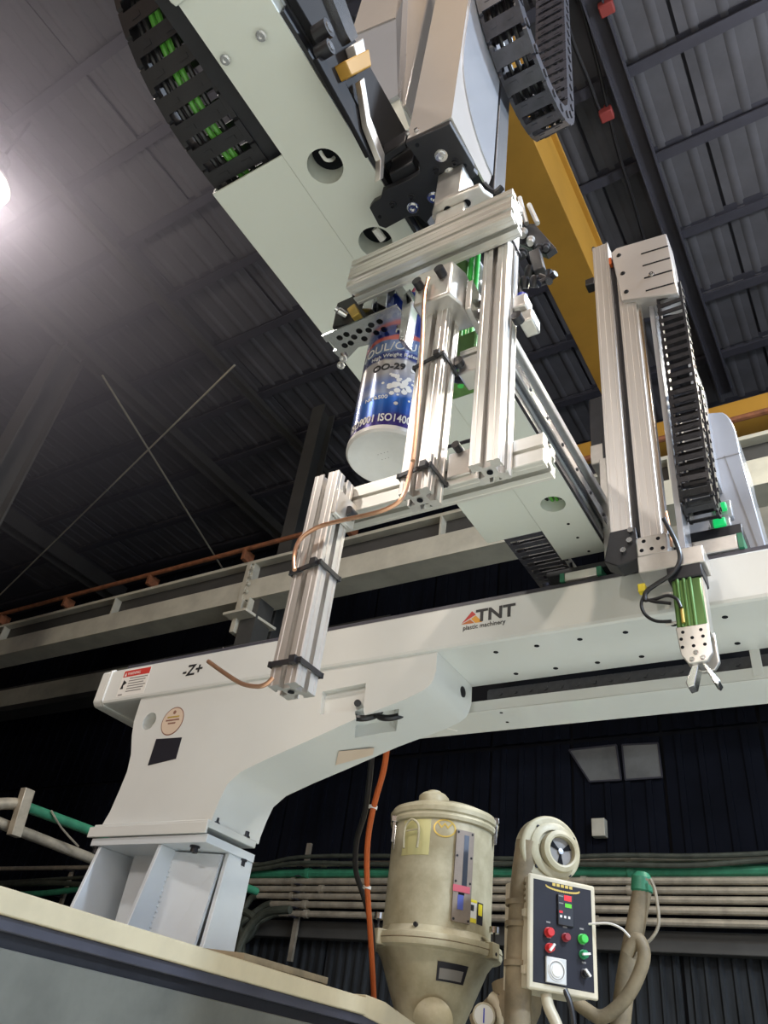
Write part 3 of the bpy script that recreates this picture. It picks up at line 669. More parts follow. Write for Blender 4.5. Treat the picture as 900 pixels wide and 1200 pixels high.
# ------------------------------------------------------------------ kick arm
ZA = 3.0
t = thing('kick_arm', (-.76, 1.2, ZA), 'long grey white robot kick arm seen from below with round holes', 'robot arm')
hull = box('arm_body', M['arm'], t, -.765, -.612, -1.2, 2.085, ZA, ZA + .2, .003)
hp = [at(381, 195, z=ZA), at(440, 284, z=ZA), at(648, 591, z=ZA), at(543, 432, z=ZA)]
hc = [MB().cyl((p.x, p.y, ZA - .02), (p.x, p.y, ZA + .12), .038, 32).build('cutter', M['dark'], None) for p in hp]
hull.modifiers.clear(); boolean_cut(hull, hc)
for p in hp: lab(cyl('hole_shade_plug', M['dark'], t, (p.x, p.y, ZA + .055), (p.x, p.y, ZA + .118), .0379, 32), 'black plug painting the shade inside a round hole')  # black plugs stand in for the shade inside the cut holes
gp = hp[2]
for k in range(5): MB().tube([(gp.x - .03 + k * .015, gp.y - .04, ZA + .045), (gp.x - .03 + k * .015, gp.y + .04, ZA + .045)], .0055, 8, 0).build('cable', M['greencable'] if k % 3 else M['rubber'], t)
MB().tube([hp[0] + Vector((-.005, -.02, .03)), hp[0] + Vector((.0, -.005, .02)), hp[0] + Vector((.006, .005, .028)), hp[0] + Vector((.004, .012, .05))], .004, 8, 4).build('wire', M['paper'], t)
MB().tube([hp[1] + Vector((.008, -.02, .02)), hp[1] + Vector((.012, .01, .015))], .009, 10, 0).build('wire', M['paper'], t)
box('chain_tray', M['arm'], t, -.958, -.767, .512, 1.912, ZA + .003, ZA + .009, .001)
box('chain_tray_side', M['arm'], t, -.958, -.954, .512, 1.912, ZA + .006, ZA + .07)
lab(MB().prism([(-.772, -.9, ZA - .001), (-.772, .19, ZA - .001), (-.768, .20, ZA - .001), (-.640, .20, ZA - .001), (-.63, -.9, ZA - .001)], (0, 0, -.006)).build('cover_plate', M['arm'], t, .002), 'screwed cover plate near the camera')
for u, v in ((306, 42), (264, 70)):
    p = at(u, v, z=ZA - .006); bolt(t, p, (0, 0, -1), .0075, .005)
for p in (at(666, 614, z=ZA), at(677, 630, z=ZA), at(690, 646, z=ZA)): cyl('screw_hole', M['dark'], t, p - Vector((0, 0, .0006)), p + Vector((0, 0, .004)), .005, 12)
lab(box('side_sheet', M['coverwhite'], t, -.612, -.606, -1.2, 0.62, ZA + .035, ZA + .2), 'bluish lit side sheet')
lab(box('lower_groove', M['black'], t, -.612, -.604, .3, 2.06, ZA + .004, ZA + .03), 'black groove along lower side')
lab(box('linear_rail', M['steel'], t, -.612, -.586, .84, 2.03, ZA + .05, ZA + .085, .003), 'bright steel rail on the side')
lab(box('carriage', M['matteblack'], t, -.600, -.583, .20, .84, ZA + .03, ZA + .20, .002), 'black sliding carriage')
lab(box('belt_strip', M['blackmetal'], t, -.612, -.600, -.6, 2.05, ZA + .1, ZA + .13), 'dark belt on the side')
lab(box('linear_rail', M['plate'], t, -.612, -.588, .84, 2.03, ZA + .15, ZA + .18, .003), 'upper aluminium rail')
for k in range(10): bolt(t, (-.586, .9 + k * .12, ZA + .0675), (1, 0, 0), .005, .003, M['blackmetal'])
# arm drag chain with cables
t2 = thing('arm_drag_chain', (-.87, .4, 3.08), 'wide black drag chain with green cables curling above arm at upper left', 'cable chain')
xc = -.885
path = [(xc, 1.3, 3.05), (xc, .5, 3.05)] + arc((xc, .45, 3.42), .37, -PI / 2, -PI / 2 - 1.9, ((0, 1, 0), (0, 0, 1)), 18)
chain(t2, path, .052, .145, .05, (1, 0, 0), M['black'], .62)
for k, (dx, m_) in enumerate(((-.012, 'greencable'), (.004, 'greencable'), (.022, 'rubber'), (-.03, 'rubber'), (-.045, 'rubber'))):
    pts = [(xc + dx, 1.3, 3.045), (xc + dx, .8, 3.045), (xc + dx, .5, 3.045)] + [Vector((xc + dx, p.y, p.z)) for p in arc((xc, .45, 3.42), .373, -PI / 2, -PI / 2 - 1.9, ((0, 1, 0), (0, 0, 1)), 12)]
    tube('cable', M[m_], t2, pts, .0065, 8, 2)
t3 = thing('chain_shelf', (-.8, .3, 3.03), 'dark sheet shelf between the drag chain and the kick arm', 'shelf')
box('sheet', M['blackmetal'], t3, -.815, -.768, -.9, .62, 3.03, 3.036); box('lip', M['blackmetal'], t3, -.815, -.811, -.9, .62, 3.036, 3.12)
# chain behind the arm end
t2 = thing('lower_drag_chain', (-.8, 2.2, 2.98), 'black drag chain hanging behind far end of the kick arm', 'cable chain')
a, b = at(628, 632, z=3.02), at(668, 690, z=3.02)
chain(t2, [(a.x - .02, 1.86, 3.03), (a.x - .02, 2.6, 3.03)], .045, .14, .05, (1, 0, 0), M['greychain'])

# ------------------------------------------------------------------ main vertical arm
t = thing('vertical_arm', (-.5, .66, 2.95), 'silver robot vertical arm with black bolted base plate', 'robot arm')
ZP = 2.95
pp = [at(u, v, z=ZP) for u, v in ((433, 244), (438, 237), (446, 233), (448, 224), (478, 211), (492, 203), (491, 190), (475, 168), (527, 145), (556, 196), (555, 200), (560, 206), (536, 222), (521, 234), (516, 246), (505, 254), (500, 262), (490, 253), (478, 254), (452, 268), (444, 265))]
MB().prism(pp, (0, 0, .016)).build('base_plate', M['blackmetal'], t, .0015)
for u, v, r in ((517, 182, .0095), (528, 203, .0095), (533, 190, .006), (511, 200, .006), (508, 231, .0095), (484, 243, .0095), (482, 231, .006), (460, 240, .006)):
    p = at(u, v, z=ZP); bolt(t, p, (0, 0, -1), r, .007, M['steel'] if r > .008 else M['blackmetal'])
for u, v in ((489, 170), (445, 254), (545, 194)): p = at(u, v, z=ZP); cyl('screw_hole', M['dark'], t, p - Vector((0, 0, .0007)), p + Vector((0, 0, .003)), .004, 10)
# column cover: front sheet, side sheet with its curved lower edge
f0, f1 = at(475, 168, z=ZP), at(527, 145, z=ZP)
yc = (f0.y + f1.y) / 2
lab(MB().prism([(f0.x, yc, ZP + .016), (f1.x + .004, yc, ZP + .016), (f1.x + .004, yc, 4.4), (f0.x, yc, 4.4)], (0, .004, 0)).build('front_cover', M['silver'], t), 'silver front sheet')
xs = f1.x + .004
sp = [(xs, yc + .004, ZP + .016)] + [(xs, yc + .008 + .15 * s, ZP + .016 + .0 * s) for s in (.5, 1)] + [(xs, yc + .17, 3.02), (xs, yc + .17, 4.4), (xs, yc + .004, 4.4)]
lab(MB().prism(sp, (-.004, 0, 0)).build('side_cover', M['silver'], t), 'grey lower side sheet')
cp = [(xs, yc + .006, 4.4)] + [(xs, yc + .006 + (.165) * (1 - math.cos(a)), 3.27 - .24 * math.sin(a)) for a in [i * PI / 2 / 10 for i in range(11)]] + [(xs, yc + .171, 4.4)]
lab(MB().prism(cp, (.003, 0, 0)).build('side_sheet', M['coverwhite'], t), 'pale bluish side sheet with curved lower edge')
lab(box('mast', M['blackmetal'], t, -.45, xs + .006, yc + .175, yc + .225, 2.9, 4.4, .002), 'dark grey mast profile')
box('core', M['blackmetal'], t, f0.x + .01, f1.x, yc + .006, yc + .16, ZP + .017, 4.35)
for u, v, in ((478, 157), (488, 153)): p = at(u, v, y=yc - .001); bolt(t, p, (0, -1, 0), .004, .004)
# motor cover with vents
mv = [at(u, v, y=.70) for u, v in ((415, 75), (425, 135), (465, 110), (462, 18))]
b = MB()
x0, x1 = -.765, -.655; yv = .72
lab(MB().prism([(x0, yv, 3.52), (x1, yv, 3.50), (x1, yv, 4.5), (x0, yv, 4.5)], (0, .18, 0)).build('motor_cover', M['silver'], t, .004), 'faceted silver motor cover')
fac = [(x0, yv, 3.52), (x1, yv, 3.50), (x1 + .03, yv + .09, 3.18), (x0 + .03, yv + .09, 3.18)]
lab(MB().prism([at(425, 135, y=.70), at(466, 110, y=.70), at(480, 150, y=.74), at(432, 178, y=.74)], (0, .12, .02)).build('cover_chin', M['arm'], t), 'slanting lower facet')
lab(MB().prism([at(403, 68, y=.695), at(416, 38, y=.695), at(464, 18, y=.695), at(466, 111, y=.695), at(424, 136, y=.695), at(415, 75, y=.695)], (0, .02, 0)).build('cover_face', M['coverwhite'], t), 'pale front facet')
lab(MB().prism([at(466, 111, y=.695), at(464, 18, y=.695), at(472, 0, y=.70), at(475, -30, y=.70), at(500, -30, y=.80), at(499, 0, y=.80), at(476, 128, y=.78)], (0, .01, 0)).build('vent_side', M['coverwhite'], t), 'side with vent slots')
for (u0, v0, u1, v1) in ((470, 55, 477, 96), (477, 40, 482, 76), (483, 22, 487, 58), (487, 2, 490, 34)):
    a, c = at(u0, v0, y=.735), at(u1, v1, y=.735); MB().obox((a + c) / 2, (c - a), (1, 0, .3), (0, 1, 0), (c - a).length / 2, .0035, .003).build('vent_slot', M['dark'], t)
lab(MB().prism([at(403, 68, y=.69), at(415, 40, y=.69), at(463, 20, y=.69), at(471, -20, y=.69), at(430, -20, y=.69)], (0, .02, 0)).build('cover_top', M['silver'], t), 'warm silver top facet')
# motor bracket, gearbox details between arm and column
mb_ = at(467, 218, z=2.98)
lab(MB().prism([at(u, v, z=2.975) for u, v in ((456, 204), (484, 189), (490, 205), (462, 222))], (0, 0, .06)).build('gearbox', M['blackmetal'], t, .003), 'black gearbox block')
lab(MB().prism([at(u, v, z=3.0) for u, v in ((446, 184), (474, 166), (478, 174), (450, 194))], (0, 0, .05)).build('motor_block', M['blackmetal'], t, .003), 'dark block behind plate')
XK = -.583
def onk(pts, dx=0): return [at(u, v, x=XK + dx) for u, v in pts]
lab(MB().prism(onk(((416, 98), (421, 94), (428, 140), (445, 184), (443, 212), (439, 214), (440, 190), (424, 150)), .012), (.012, 0, 0)).build('angle_bracket', M['plate'], t, .001), 'bare metal angle bracket')
lab(MB().prism(onk(((389, 80), (418, 66), (421, 86), (397, 98)), .004), (.03, 0, 0)).build('orange_block', M['crane'], t, .003), 'orange cast block')
lab(MB().prism(onk(((404, 58), (416, 50), (420, 72), (411, 80)), .012), (.02, 0, 0)).build('clip', M['plate'], t, .002), 'small metal clip')
for (u, v, r) in ((370, 42, .017), (372, 64, .014)):
    a = at(u, v, x=XK); cyl('roller', M['black'], t, a, a + Vector((.03, 0, 0)), r, 18); lab(cyl('roller_pin', M['steel'], t, a + Vector((.03, 0, 0)), a + Vector((.032, 0, 0)), r * .55, 14), 'bright pin end')
lab(MB().prism(onk(((372, -20), (388, -20), (412, 48), (404, 54), (398, 44)), .0), (.016, 0, 0)).build('shaft_strip', M['steel'], t), 'bright steel strip')
lab(MB().prism(onk(((366, 72), (384, 60), (400, 100), (424, 150), (436, 180), (428, 186), (404, 140)), .0), (.010, 0, 0)).build('slide_arm', M['matteblack'], t, .002), 'dark slide arm')
# drag chain on the vertical arm
t2 = thing('mast_drag_chain', (-.38, .8, 3.3), 'grey drag chain hanging in a loop beside the vertical arm', 'cable chain')
xm = -.362; zl = 3.66
loop = arc((xm, .80, zl), .19, PI, 2 * PI, ((0, 1, 0), (0, 0, 1)), 18)
path = [(xm, .61, 4.8), (xm, .61, zl)] + loop + [(xm, .99, 5.4)]
chain(t2, path, .058, .094, .05, (-1, 0, 0), M['greychain'], .66)
for dx in (-.02, 0, .018):
    tube('cable', M['rubber'], t2, [(xm + dx, p[1], p[2]) for p in ((xm, .61, 4.8), (xm, .61, 4.2), (xm, .61, zl + .05))] + [Vector((xm + dx, p.y, p.z)) for p in loop[1:-1]] + [(xm + dx, .99, 4.2), (xm + dx, .99, 5.4)], .006, 8, 2)

# ------------------------------------------------------------------ end of arm frame
t = thing('picking_tool', (-.48, .7, 2.2), 'gripper frame of slotted aluminium extrusions hanging from the vertical arm', 'gripper frame')
U = .045
profile('profile', (-.642, .655, 2.667), (0, 1, 0), (0, 0, 1), .326, .044, .082, .041, M['alux'], t)        # top
profile('profile', (-.386, .700, 2.186), (1, 0, 0), (0, 1, 0), .640, U, U, U, M['alu'], t)                     # right post
profile('profile', (-.655, .747, 2.205), (0, 1, 0), (0, 0, 1), .357, .044, .052, .045, M['alux'], t, (1, 1, 1, 0))       # bottom
profile('profile', (-.492, .698, 2.168), (1, 0, 0), (0, 1, 0), .405, .047, U, U, M['alu'], t)                     # middle post
profile('profile', (-.655, .700, 1.902), (1, 0, 0), (0, 1, 0), .352, .046, U, U, M['alu'], t)                     # left post
for p0 in ((-.3635, .722, 2.185), (-.4685, .72, 2.167), (-.632, .722, 1.901)):
    cyl('core_hole', M['dark'], t, p0, (p0[0], p0[1], p0[2] - .0008), .0045, 12)
# wrist plate
lab(MB().prism([at(u, v, z=2.79) for u, v in ((506, 252), (509, 242), (522, 234), (562, 218), (568, 226), (578, 232), (574, 240), (520, 262))], (0, 0, .012)).build('wrist_plate', M['plate'], t, .002), 'aluminium wrist plate')
box('wrist_block', M['plate'], t, -.47, -.41, .66, .70, 2.749, 2.79, .003); box('wrist_block', M['plate'], t, -.485, -.43, .67, .72, 2.802, 2.95, .003)
for u, v in ((525, 246), (547, 238)): p = at(u, v, z=2.7898); cyl('screw_hole', M['dark'], t, p - Vector((0, 0, .001)), p, .0075, 14)
# clamp of the middle post
ck = MB().prism([(-.498, .672, 2.552), (-.430, .672, 2.552), (-.418, .70, 2.545), (-.420, .75, 2.545), (-.498, .75, 2.552)], (0, 0, .088)).build('clamp', M['plate'], t, .004)
lab(ck, 'machined aluminium clamp block')
for x, z in ((-.486, 2.596), (-.445, 2.606)): cyl('clamp_screw', M['black'], t, (x, .675, z), (x, .655, z), .0085, 14)
box('clamp_window', M['dark'], t, -.446, -.430, .68, .705, 2.552, 2.556)
MB().prism([(-.414, .70, 2.53), (-.403, .70, 2.53), (-.403, .76, 2.52), (-.414, .76, 2.52)], (0, 0, .075)).build('clamp_ear', M['plate'], t, .002)
for z in (2.55, 2.58): cyl('clamp_screw', M['black'], t, (-.403, .735, z), (-.393, .735, z), .007, 12)
# side arm carrying the vacuum block behind the right post
profile('cross_bar', (-.45, .76, 2.475), (0, 1, 0), (0, 0, 1), .07, .03, .035, .035, M['alux'], t)
lab(box('cross_bracket', M['plate'], t, -.445, -.385, .75, .79, 2.44, 2.475, .003), 'cast cross bracket')
cyl('clamp_screw', M['black'], t, (-.44, .745, 2.457), (-.44, .735, 2.457), .010, 14)
lab(box('side_block', M['plate'], t, -.339, -.316, .72, .75, 2.515, 2.545, .003), 'white metal block right of the post'); box('side_block', M['plate'], t, -.332, -.309, .73, .765, 2.488, 2.515, .003)
cyl('clamp_screw', M['black'], t, (-.330, .73, 2.490), (-.330, .715, 2.490), .009, 14)
# splice plates at the lower joints
box('joint_plate', M['plate'], t, -.443, -.405, .742, .748, 2.215, 2.262, .002)
box('joint_plate', M['plate'], t, -.609, -.600, .70, .75, 2.17, 2.215, .002)
cyl('clamp_screw', M['black'], t, (-.598, .742, 2.190), (-.598, .725, 2.190), .0085, 14)
cyl('clamp_screw', M['black'], t, (-.425, .745, 2.264), (-.425, .728, 2.264), .0065, 14)
# cable ties
def tie(x0, x1, y0, y1, z, tilt=0.01, knot=True):
    b = MB(); g = .0022; c = [(x0 - g, y0 - g, z), (x1 + g, y0 - g, z + tilt), (x1 + g, y1 + g, z + tilt), (x0 - g, y1 + g, z)]
    for a, d in zip(c, c[1:] + c[:1]):
        a, d = Vector(a), Vector(d); b.obox((a + d) / 2, d - a, (0, 0, 1), (d - a).cross(Vector((0, 0, 1))), (d - a).length / 2 + .002, .0035, .0012)
    if knot: b.box(x1 - .012, x1 - .002, y0 - .009, y0 - .001, z + tilt - .005, z + tilt + .005)
    return lab(b.build('cable_tie', M['black'], t), 'black cable tie')
tie(-.386, -.341, .70, .745, 2.685, .006); tie(-.492, -.445, .698, .743, 2.425, .012); tie(-.492, -.445, .698, .743, 2.20, .006)
tie(-.655, -.609, .70, .745, 2.075, .008); tie(-.655, -.609, .70, .745, 1.932, .0)
# copper sensing tube zip-tied to the frame
ct = thing('copper_tube', (-.66, .69, 1.9), 'bent bare copper air tube tied along the gripper frame', 'tube')
tube('lower_tube', M['copper'], ct, [at(u, v, y=.69) for u, v in ((244, 775), (262, 788), (283, 801), (302, 804.5), (313, 801), (320, 794))], .0030, 10, 6)
tube('upper_tube', M['copper'], ct, [at(u, v, y=.688) for u, v in ((345, 668), (345, 650), (352, 632), (372, 618), (400, 610), (440, 601), (462, 592), (472, 582), (478, 565), (484, 540))], .0032, 10, 6)
tube('riser', M['copper'], ct, [at(u, v, y=.662) for u, v in ((484, 540), (488, 500), (492, 450), (495, 400), (497, 350), (502, 326))], .0034, 10, 6)
# air cylinder, hoses and fittings behind the frame
g = thing('air_cylinder', (-.44, .83, 2.75), 'dark green air cylinder with bright green tie rods behind the frame', 'air cylinder')
cy_ = .86; cx_ = at(540, 300, y=cy_).x
MB().lathe([(0, 2.66), (.034, 2.66), (.034, 2.97), (0, 2.97)], (cx_, cy_, 0), (0, 0, 1), 28).build('barrel', M['greencyl'], g)
box('rear_block', M['greencyl'], g, cx_ - .085, cx_ - .042, cy_ - .03, cy_ + .03, 2.70, 2.97, .004)
for dx in (.040, .054): cyl('tie_rod', M['grn'], g, (cx_ + dx, cy_ - .02, 2.52), (cx_ + dx, cy_ - .02, 2.97), .0055, 12)
box('end_cap', M['greencyl'], g, cx_ - .01, cx_ + .07, cy_ - .03, cy_ + .04, 2.56, 2.65, .004); box('collar', M['coverwhite'], g, cx_ - .036, cx_ + .05, cy_ - .038, cy_ + .038, 2.90, 2.912, .003)
tube('red_tube', M['darkred'], g, [at(u, v, y=.80) for u, v in ((508, 300), (496, 322), (482, 345))], .003, 8)
v = thing('valve_manifold', (-.31, .76, 2.75), 'cluster of black air fittings on a plate right of the frame', 'air fittings')
mc = at(628, 288, y=.78)
MB().prism([at(u, v_, y=.78) for u, v_ in ((606, 262), (626, 262), (651, 290), (640, 298), (608, 285))], (0, .012, .0)).build('plate', M['blackmetal'], v, .001)
for (u, v_, r) in ((613, 272, .009), (622, 281, .008), (632, 290, .008), (612, 296, .010), (640, 288, .007)):
    p = at(u, v_, y=.775); MB().lathe([(r, 0), (r, .012), (r * .7, .014), (r * .7, .026), (0, .026)], p, (0.1, -.3, -.9), 14).build('fitting', M['plate'] if v_ < 285 else M['black'], v)
for a, c in (((608, 255), (612, 268)), ((620, 240), (630, 262)), ((609, 232), (617, 262))): MB().tube([at(*a, y=.77), at(*c, y=.77)], .0045, 8, 0).build('hose', M['plate'] if a[0] > 608 else M['rubber'], v)
MB().obox(at(630, 308, y=.76), at(634, 322, y=.76) - at(626, 292, y=.76), (1, 0, 0), (0, 1, 0), .032, .010, .008).build('lever', M['black'], v, .002)
kb = MB(); kc = at(642, 328, y=.755)
for a in range(5): kb.cyl(kc, kc + Vector((math.cos(a * 1.257) * .016, -.006, math.sin(a * 1.257) * .016)), .006, 8)
kb.build('star_knob', M['black'], v)
for (u, v_) in ((620, 325), (626, 337), (614, 338)): p = at(u, v_, y=.765); MB().lathe([(0, 0), (.008, .0), (.009, .014), (.006, .02), (0, .02)], p, (.3, -.5, .5), 12).build('elbow_fitting', M['black'], v)
p = at(611, 352, y=.76); lab(MB().lathe([(0, -.012), (.010, -.012), (.010, .01), (0, .012)], p, (0.1, 0, 1), 16).build('push_fitting', M['blue'], v), 'blue push fitting')
tube('hose', M['rubber'], v, [at(u, v_, y=.76) for u, v_ in ((604, 300), (603, 315), (608, 330), (610, 345))], .005, 8)
tube('hose', M['rubber'], v, [at(u, v_, y=.775) for u, v_ in ((517, 428), (525, 440), (540, 445), (556, 438), (560, 420))], .007, 8)
tube('hose', M['rubber'], v, [at(u, v_, y=.78) for u, v_ in ((505, 530), (520, 525), (548, 517), (560, 514))], .003, 8)
tube('hose', M['rubber'], v, [at(u, v_, y=.74) for u, v_ in ((560, 205), (570, 220), (580, 226), (588, 220))], .007, 8)

# gripper on the can
gp_ = thing('can_gripper', (-.62, .7, 2.6), 'perforated metal gripper bracket holding the printed can', 'gripper')
ZG = 2.625
gpts = [at(u, v_, z=ZG) for u, v_ in ((377, 394), (464, 358), (472, 368), (474, 400), (448, 400), (420, 407), (404, 424), (392, 414))]
gpl = MB().prism(gpts, (0, 0, .004)).build('perforated_plate', M['steel'], gp_)
lab(MB().prism([at(u, v_, z=ZG + .012) for u, v_ in ((386, 392), (460, 362), (466, 372), (466, 392), (440, 392), (405, 412))], (0, 0, .004)).build('hole_shade_plate', M['blackmetal'], gp_), 'black plate added to darken the punched holes')  # added plate that keeps the punched holes dark
cuts = []
for u, v_ in ((398, 396), (406, 392), (415, 395), (421, 388), (432, 387), (435, 381), (445, 377), (441, 390), (450, 386), (427, 397), (411, 402), (404, 405), (452, 393)):
    p = at(u, v_, z=ZG); cuts.append(MB().cyl(p - Vector((0, 0, .02)), p + Vector((0, 0, .02)), .0062, 12).build('cutter', M['dark'], None))
a, c = at(383, 401, z=ZG), at(392, 411, z=ZG)
cuts.append(MB().obox((a + c) / 2, c - a, (1, 0, 0), (0, 0, 1), (c - a).length / 2, .005, .02).build('cutter', M['dark'], None))
boolean_cut(gpl, cuts)
for u, v_ in ((400, 428), (403, 420), (467, 396), (469, 388)): p = at(u, v_, z=ZG - .002); bolt(gp_, p, (0, -.6, -.8), .006, .008)
lab(MB().prism([at(u, v_, y=.735) for u, v_ in ((389, 384), (395, 355), (415, 346), (424, 340), (446, 352), (440, 372))], (0, .02, 0)).build('back_plate', M['blackmetal'], gp_, .002), 'dark back plate')
for pts, m_ in ((((441, 355), (446, 333), (456, 328), (452, 360)), 'steel'), (((452, 326), (462, 322), (484, 352), (476, 358)), 'plate'), (((472, 346), (480, 338), (483, 350), (474, 400), (467, 398)), 'steel'), (((424, 362), (430, 340), (440, 337), (436, 362)), 'steel')):
    MB().prism([at(u, v_, y=.72) for u, v_ in pts], (0, .025, 0)).build('finger_arm', M[m_], gp_, .0015)
lab(MB().prism([at(u, v_, y=.718) for u, v_ in ((406, 362), (415, 355), (421, 366), (412, 372))], (0, .02, 0)).build('nut_block', M['gold'], gp_, .002), 'brass coloured block')
for u, v_ in ((400, 366), (418, 345), (427, 350), (431, 345)): p = at(u, v_, y=.725); MB().lathe([(0, -.012), (.008, -.012), (.008, .006), (.005, .008), (.005, .014), (0, .014)], p, (-.5, -.8, .2), 12).build('spring_screw', M['steel'], gp_)
lab(MB().prism([at(u, v_, y=.73) for u, v_ in ((421, 332), (436, 324), (440, 334), (426, 343))], (0, .03, 0)).build('slot_bracket', M['steel'], gp_), 'slotted bracket')
# the can
ccx, ccy, rc = -.607, .82, .0735; cz0, cz1 = 2.370, 2.735
cn = thing('printed_can', (ccx, ccy, cz0), 'blue and white printed can held upright with white plastic base', 'can')
M['can'] = can_material(cz0, cz1)
MB().lathe([(rc, cz0 + .012), (rc, cz1 - .006), (rc + .003, cz1 - .003), (rc - .002, cz1), (0, cz1)], (ccx, ccy, 0), (0, 0, 1), 64).build('sleeve', M['can'], cn)
lab(MB().lathe([(0, cz0 + .012), (rc * .62, cz0 + .012), (rc * .78, cz0 + .006), (rc * .86, cz0 + .002), (rc * .97, cz0), (rc + .0015, cz0 + .004), (rc + .0015, cz0 + .012), (rc, cz0 + .013)], (ccx, ccy, 0), (0, 0, 1), 64).build('base', M['lid'], cn), 'white plastic base')
aim = math.atan2(0 - ccy, 0 - ccx)
for k in range(2): text('HDPE 2'[:0] or ('· · ·' if k else '· · · ·'), .012, (ccx - .02, ccy - .004 + .014 * k, cz0 + .0118), (1, 0, 0), (0, -1, 0), M['greyink'], cn, ext=.0003)
def can_text(s, size, z, a, m, sq=1.0, bold=0):
    text(s, size, (0, 0, z), (1, 0, 0), (0, 0, 1), M[m], cn, ext=.0004, wrap=(ccx, ccy, rc + .0006, aim + a), align='CENTER', squeeze=sq, bold=bold)
can_text('ISO9001 ISO14001(SGS)', .024, cz0 + .022, -.13, 'paper', .68, .0003)
can_text('OO-29', .021, cz0 + .148, -.36, 'ink', 1.0, .0006)
can_text('High Weight Release Agent', .0125, cz0 + .181, .0, 'paper', .95)
can_text('/OUL/OUM/PSV', .030, cz0 + .199, .0, 'paper', .92, -.0002)
can_text('NET 500', .012, cz0 + .075, -.55, 'paper')
spl = MB()
for k in range(46):
    a = aim + .05 + random.gauss(0, .24); z = cz0 + .108 + random.gauss(0, .018); q = Vector((ccx + math.cos(a) * (rc + .0003), ccy + math.sin(a) * (rc + .0003), z))
    spl.cyl(q, q + Vector((math.cos(a), math.sin(a), 0)) * .0004, random.uniform(.002, .0065), 7)
lab(spl.build('splash_print', M['paper'], cn), 'white water splash print')['kind'] = 'stuff'

# ------------------------------------------------------------------ sub arm at right
YS = 1.88
t = thing('sprue_picker', (-.45, YS, 2.9), 'slim sprue picker arm of two tall aluminium beams at right', 'robot arm')
profile('beam', (-.538, YS, 2.915), (1, 0, 0), (0, 1, 0), 1.43, .062, .05, .021, M['alu'], t, (0, 0, 0, 0))
profile('beam', (-.452, YS, 2.862), (1, 0, 0), (0, 1, 0), 1.38, .060, .05, .021, M['alu'], t, (0, 0, 0, 0))
box('guide_strip', M['blackmetal'], t, -.476, -.452, YS + .02, YS + .06, 2.88, 4.25)
lab(box('guide_rail', M['steel'], t, -.392, -.378, YS + .015, YS + .04, 2.88, 4.1, .002), 'steel guide rail')
lab(box('chain_guide', M['coverwhite'], t, -.355, -.338, YS + .03, YS + .13, 2.72, 4.1, .001), 'pale chain guide sheet')
cvp = [(-.462, YS - .015, 4.245), (-.44, YS - .015, 4.265), (-.250, YS - .015, 4.235), (-.242, YS - .015, 3.87), (-.438, YS - .015, 3.935)]
lab(MB().prism(cvp, (0, .10, 0)).build('cover', M['silver'], t, .004), 'sheet metal chain cover')
for k in range(4):
    z = 4.16 - k * .075; MB().obox((-.30, YS - .0155, z), (1, 0, -.12), (0, 1, 0), (0, 0, 1), .05, .001, .003).build('slot', M['dark'], t)
for x, z in ((-.432, 4.21), (-.424, 4.09), (-.418, 3.975)): bolt(t, (x, YS - .015, z), (0, -1, 0), .007, .005, M['black'])
bolt(t, (-.322, YS - .016, 4.02), (0, -1, 0), .008, .008)
for x in (-.536, -.482): cyl('top_screw', M['steel'], t, (x, YS + .01, 4.345), (x, YS + .01, 4.36), .007, 10)
box('limit_stop', M['black'], t, -.575, -.54, YS, YS + .04, 4.12, 4.16, .003)
lab(box('bumper', M['orangehose'], t, -.476, -.466, YS, YS + .03, 4.2, 4.24), 'orange rubber bumper')
# its lower mount
lab(MB().prism([(-.538, YS - .01, 2.91), (-.462, YS - .01, 2.91), (-.455, YS - .01, 2.80), (-.52, YS - .01, 2.785), (-.56, YS - .01, 2.81)], (0, .06, 0)).build('mount', M['blackmetal'], t, .003), 'black mount block')
for x, z in ((-.475, 2.895), (-.48, 2.86), (-.50, 2.83)): cyl('mount_screw', M['steel'], t, (x, YS - .01, z), (x, YS - .022, z), .0085, 14)
lab(box('clamp_plate', M['plate'], t, -.462, -.376, YS - .02, YS + .06, 2.795, 2.862, .004), 'bolted aluminium clamp plate')
for x, z in ((-.44, 2.845), (-.40, 2.845), (-.448, 2.815), (-.39, 2.81), (-.42, 2.815)): cyl('screw_hole', M['dark'], t, (x, YS - .0205, z), (x, YS - .019, z), .006, 12)
lab(box('crossbar', M['plate'], t, -.46, -.285, YS - .03, YS + .05, 2.735, 2.790, .003), 'aluminium crossbar')
lab(box('sensor_tag', M['yellow'], t, -.468, -.448, YS - .02, YS, 2.682, 2.708, .002), 'yellow sensor tip')
box('adapter', M['blackmetal'], t, -.385, -.295, YS - .03, YS + .05, 2.695, 2.735, .003)
# chain of the sub arm
t2 = thing('sprue_picker_chain', (-.27, YS + .05, 2.95), 'black ladder shaped drag chain hanging right of the sprue arm', 'cable chain')
pa, pb = at(786, 345, y=1.90), at(820, 590, y=1.90)
path = [(-.276, 1.90, 3.95), (-.280, 1.90, 3.4), (-.288, 1.90, 3.05)] + arc((-.289, 1.96, 3.04), .06, PI, 2 * PI, ((0, 1, 0), (0, 0, 1)), 12) + [(-.285, 2.02, 3.3), (-.282, 2.02, 3.55)]
chain(t2, path, .040, .088, .036, (-1, 0, 0), M['black'])
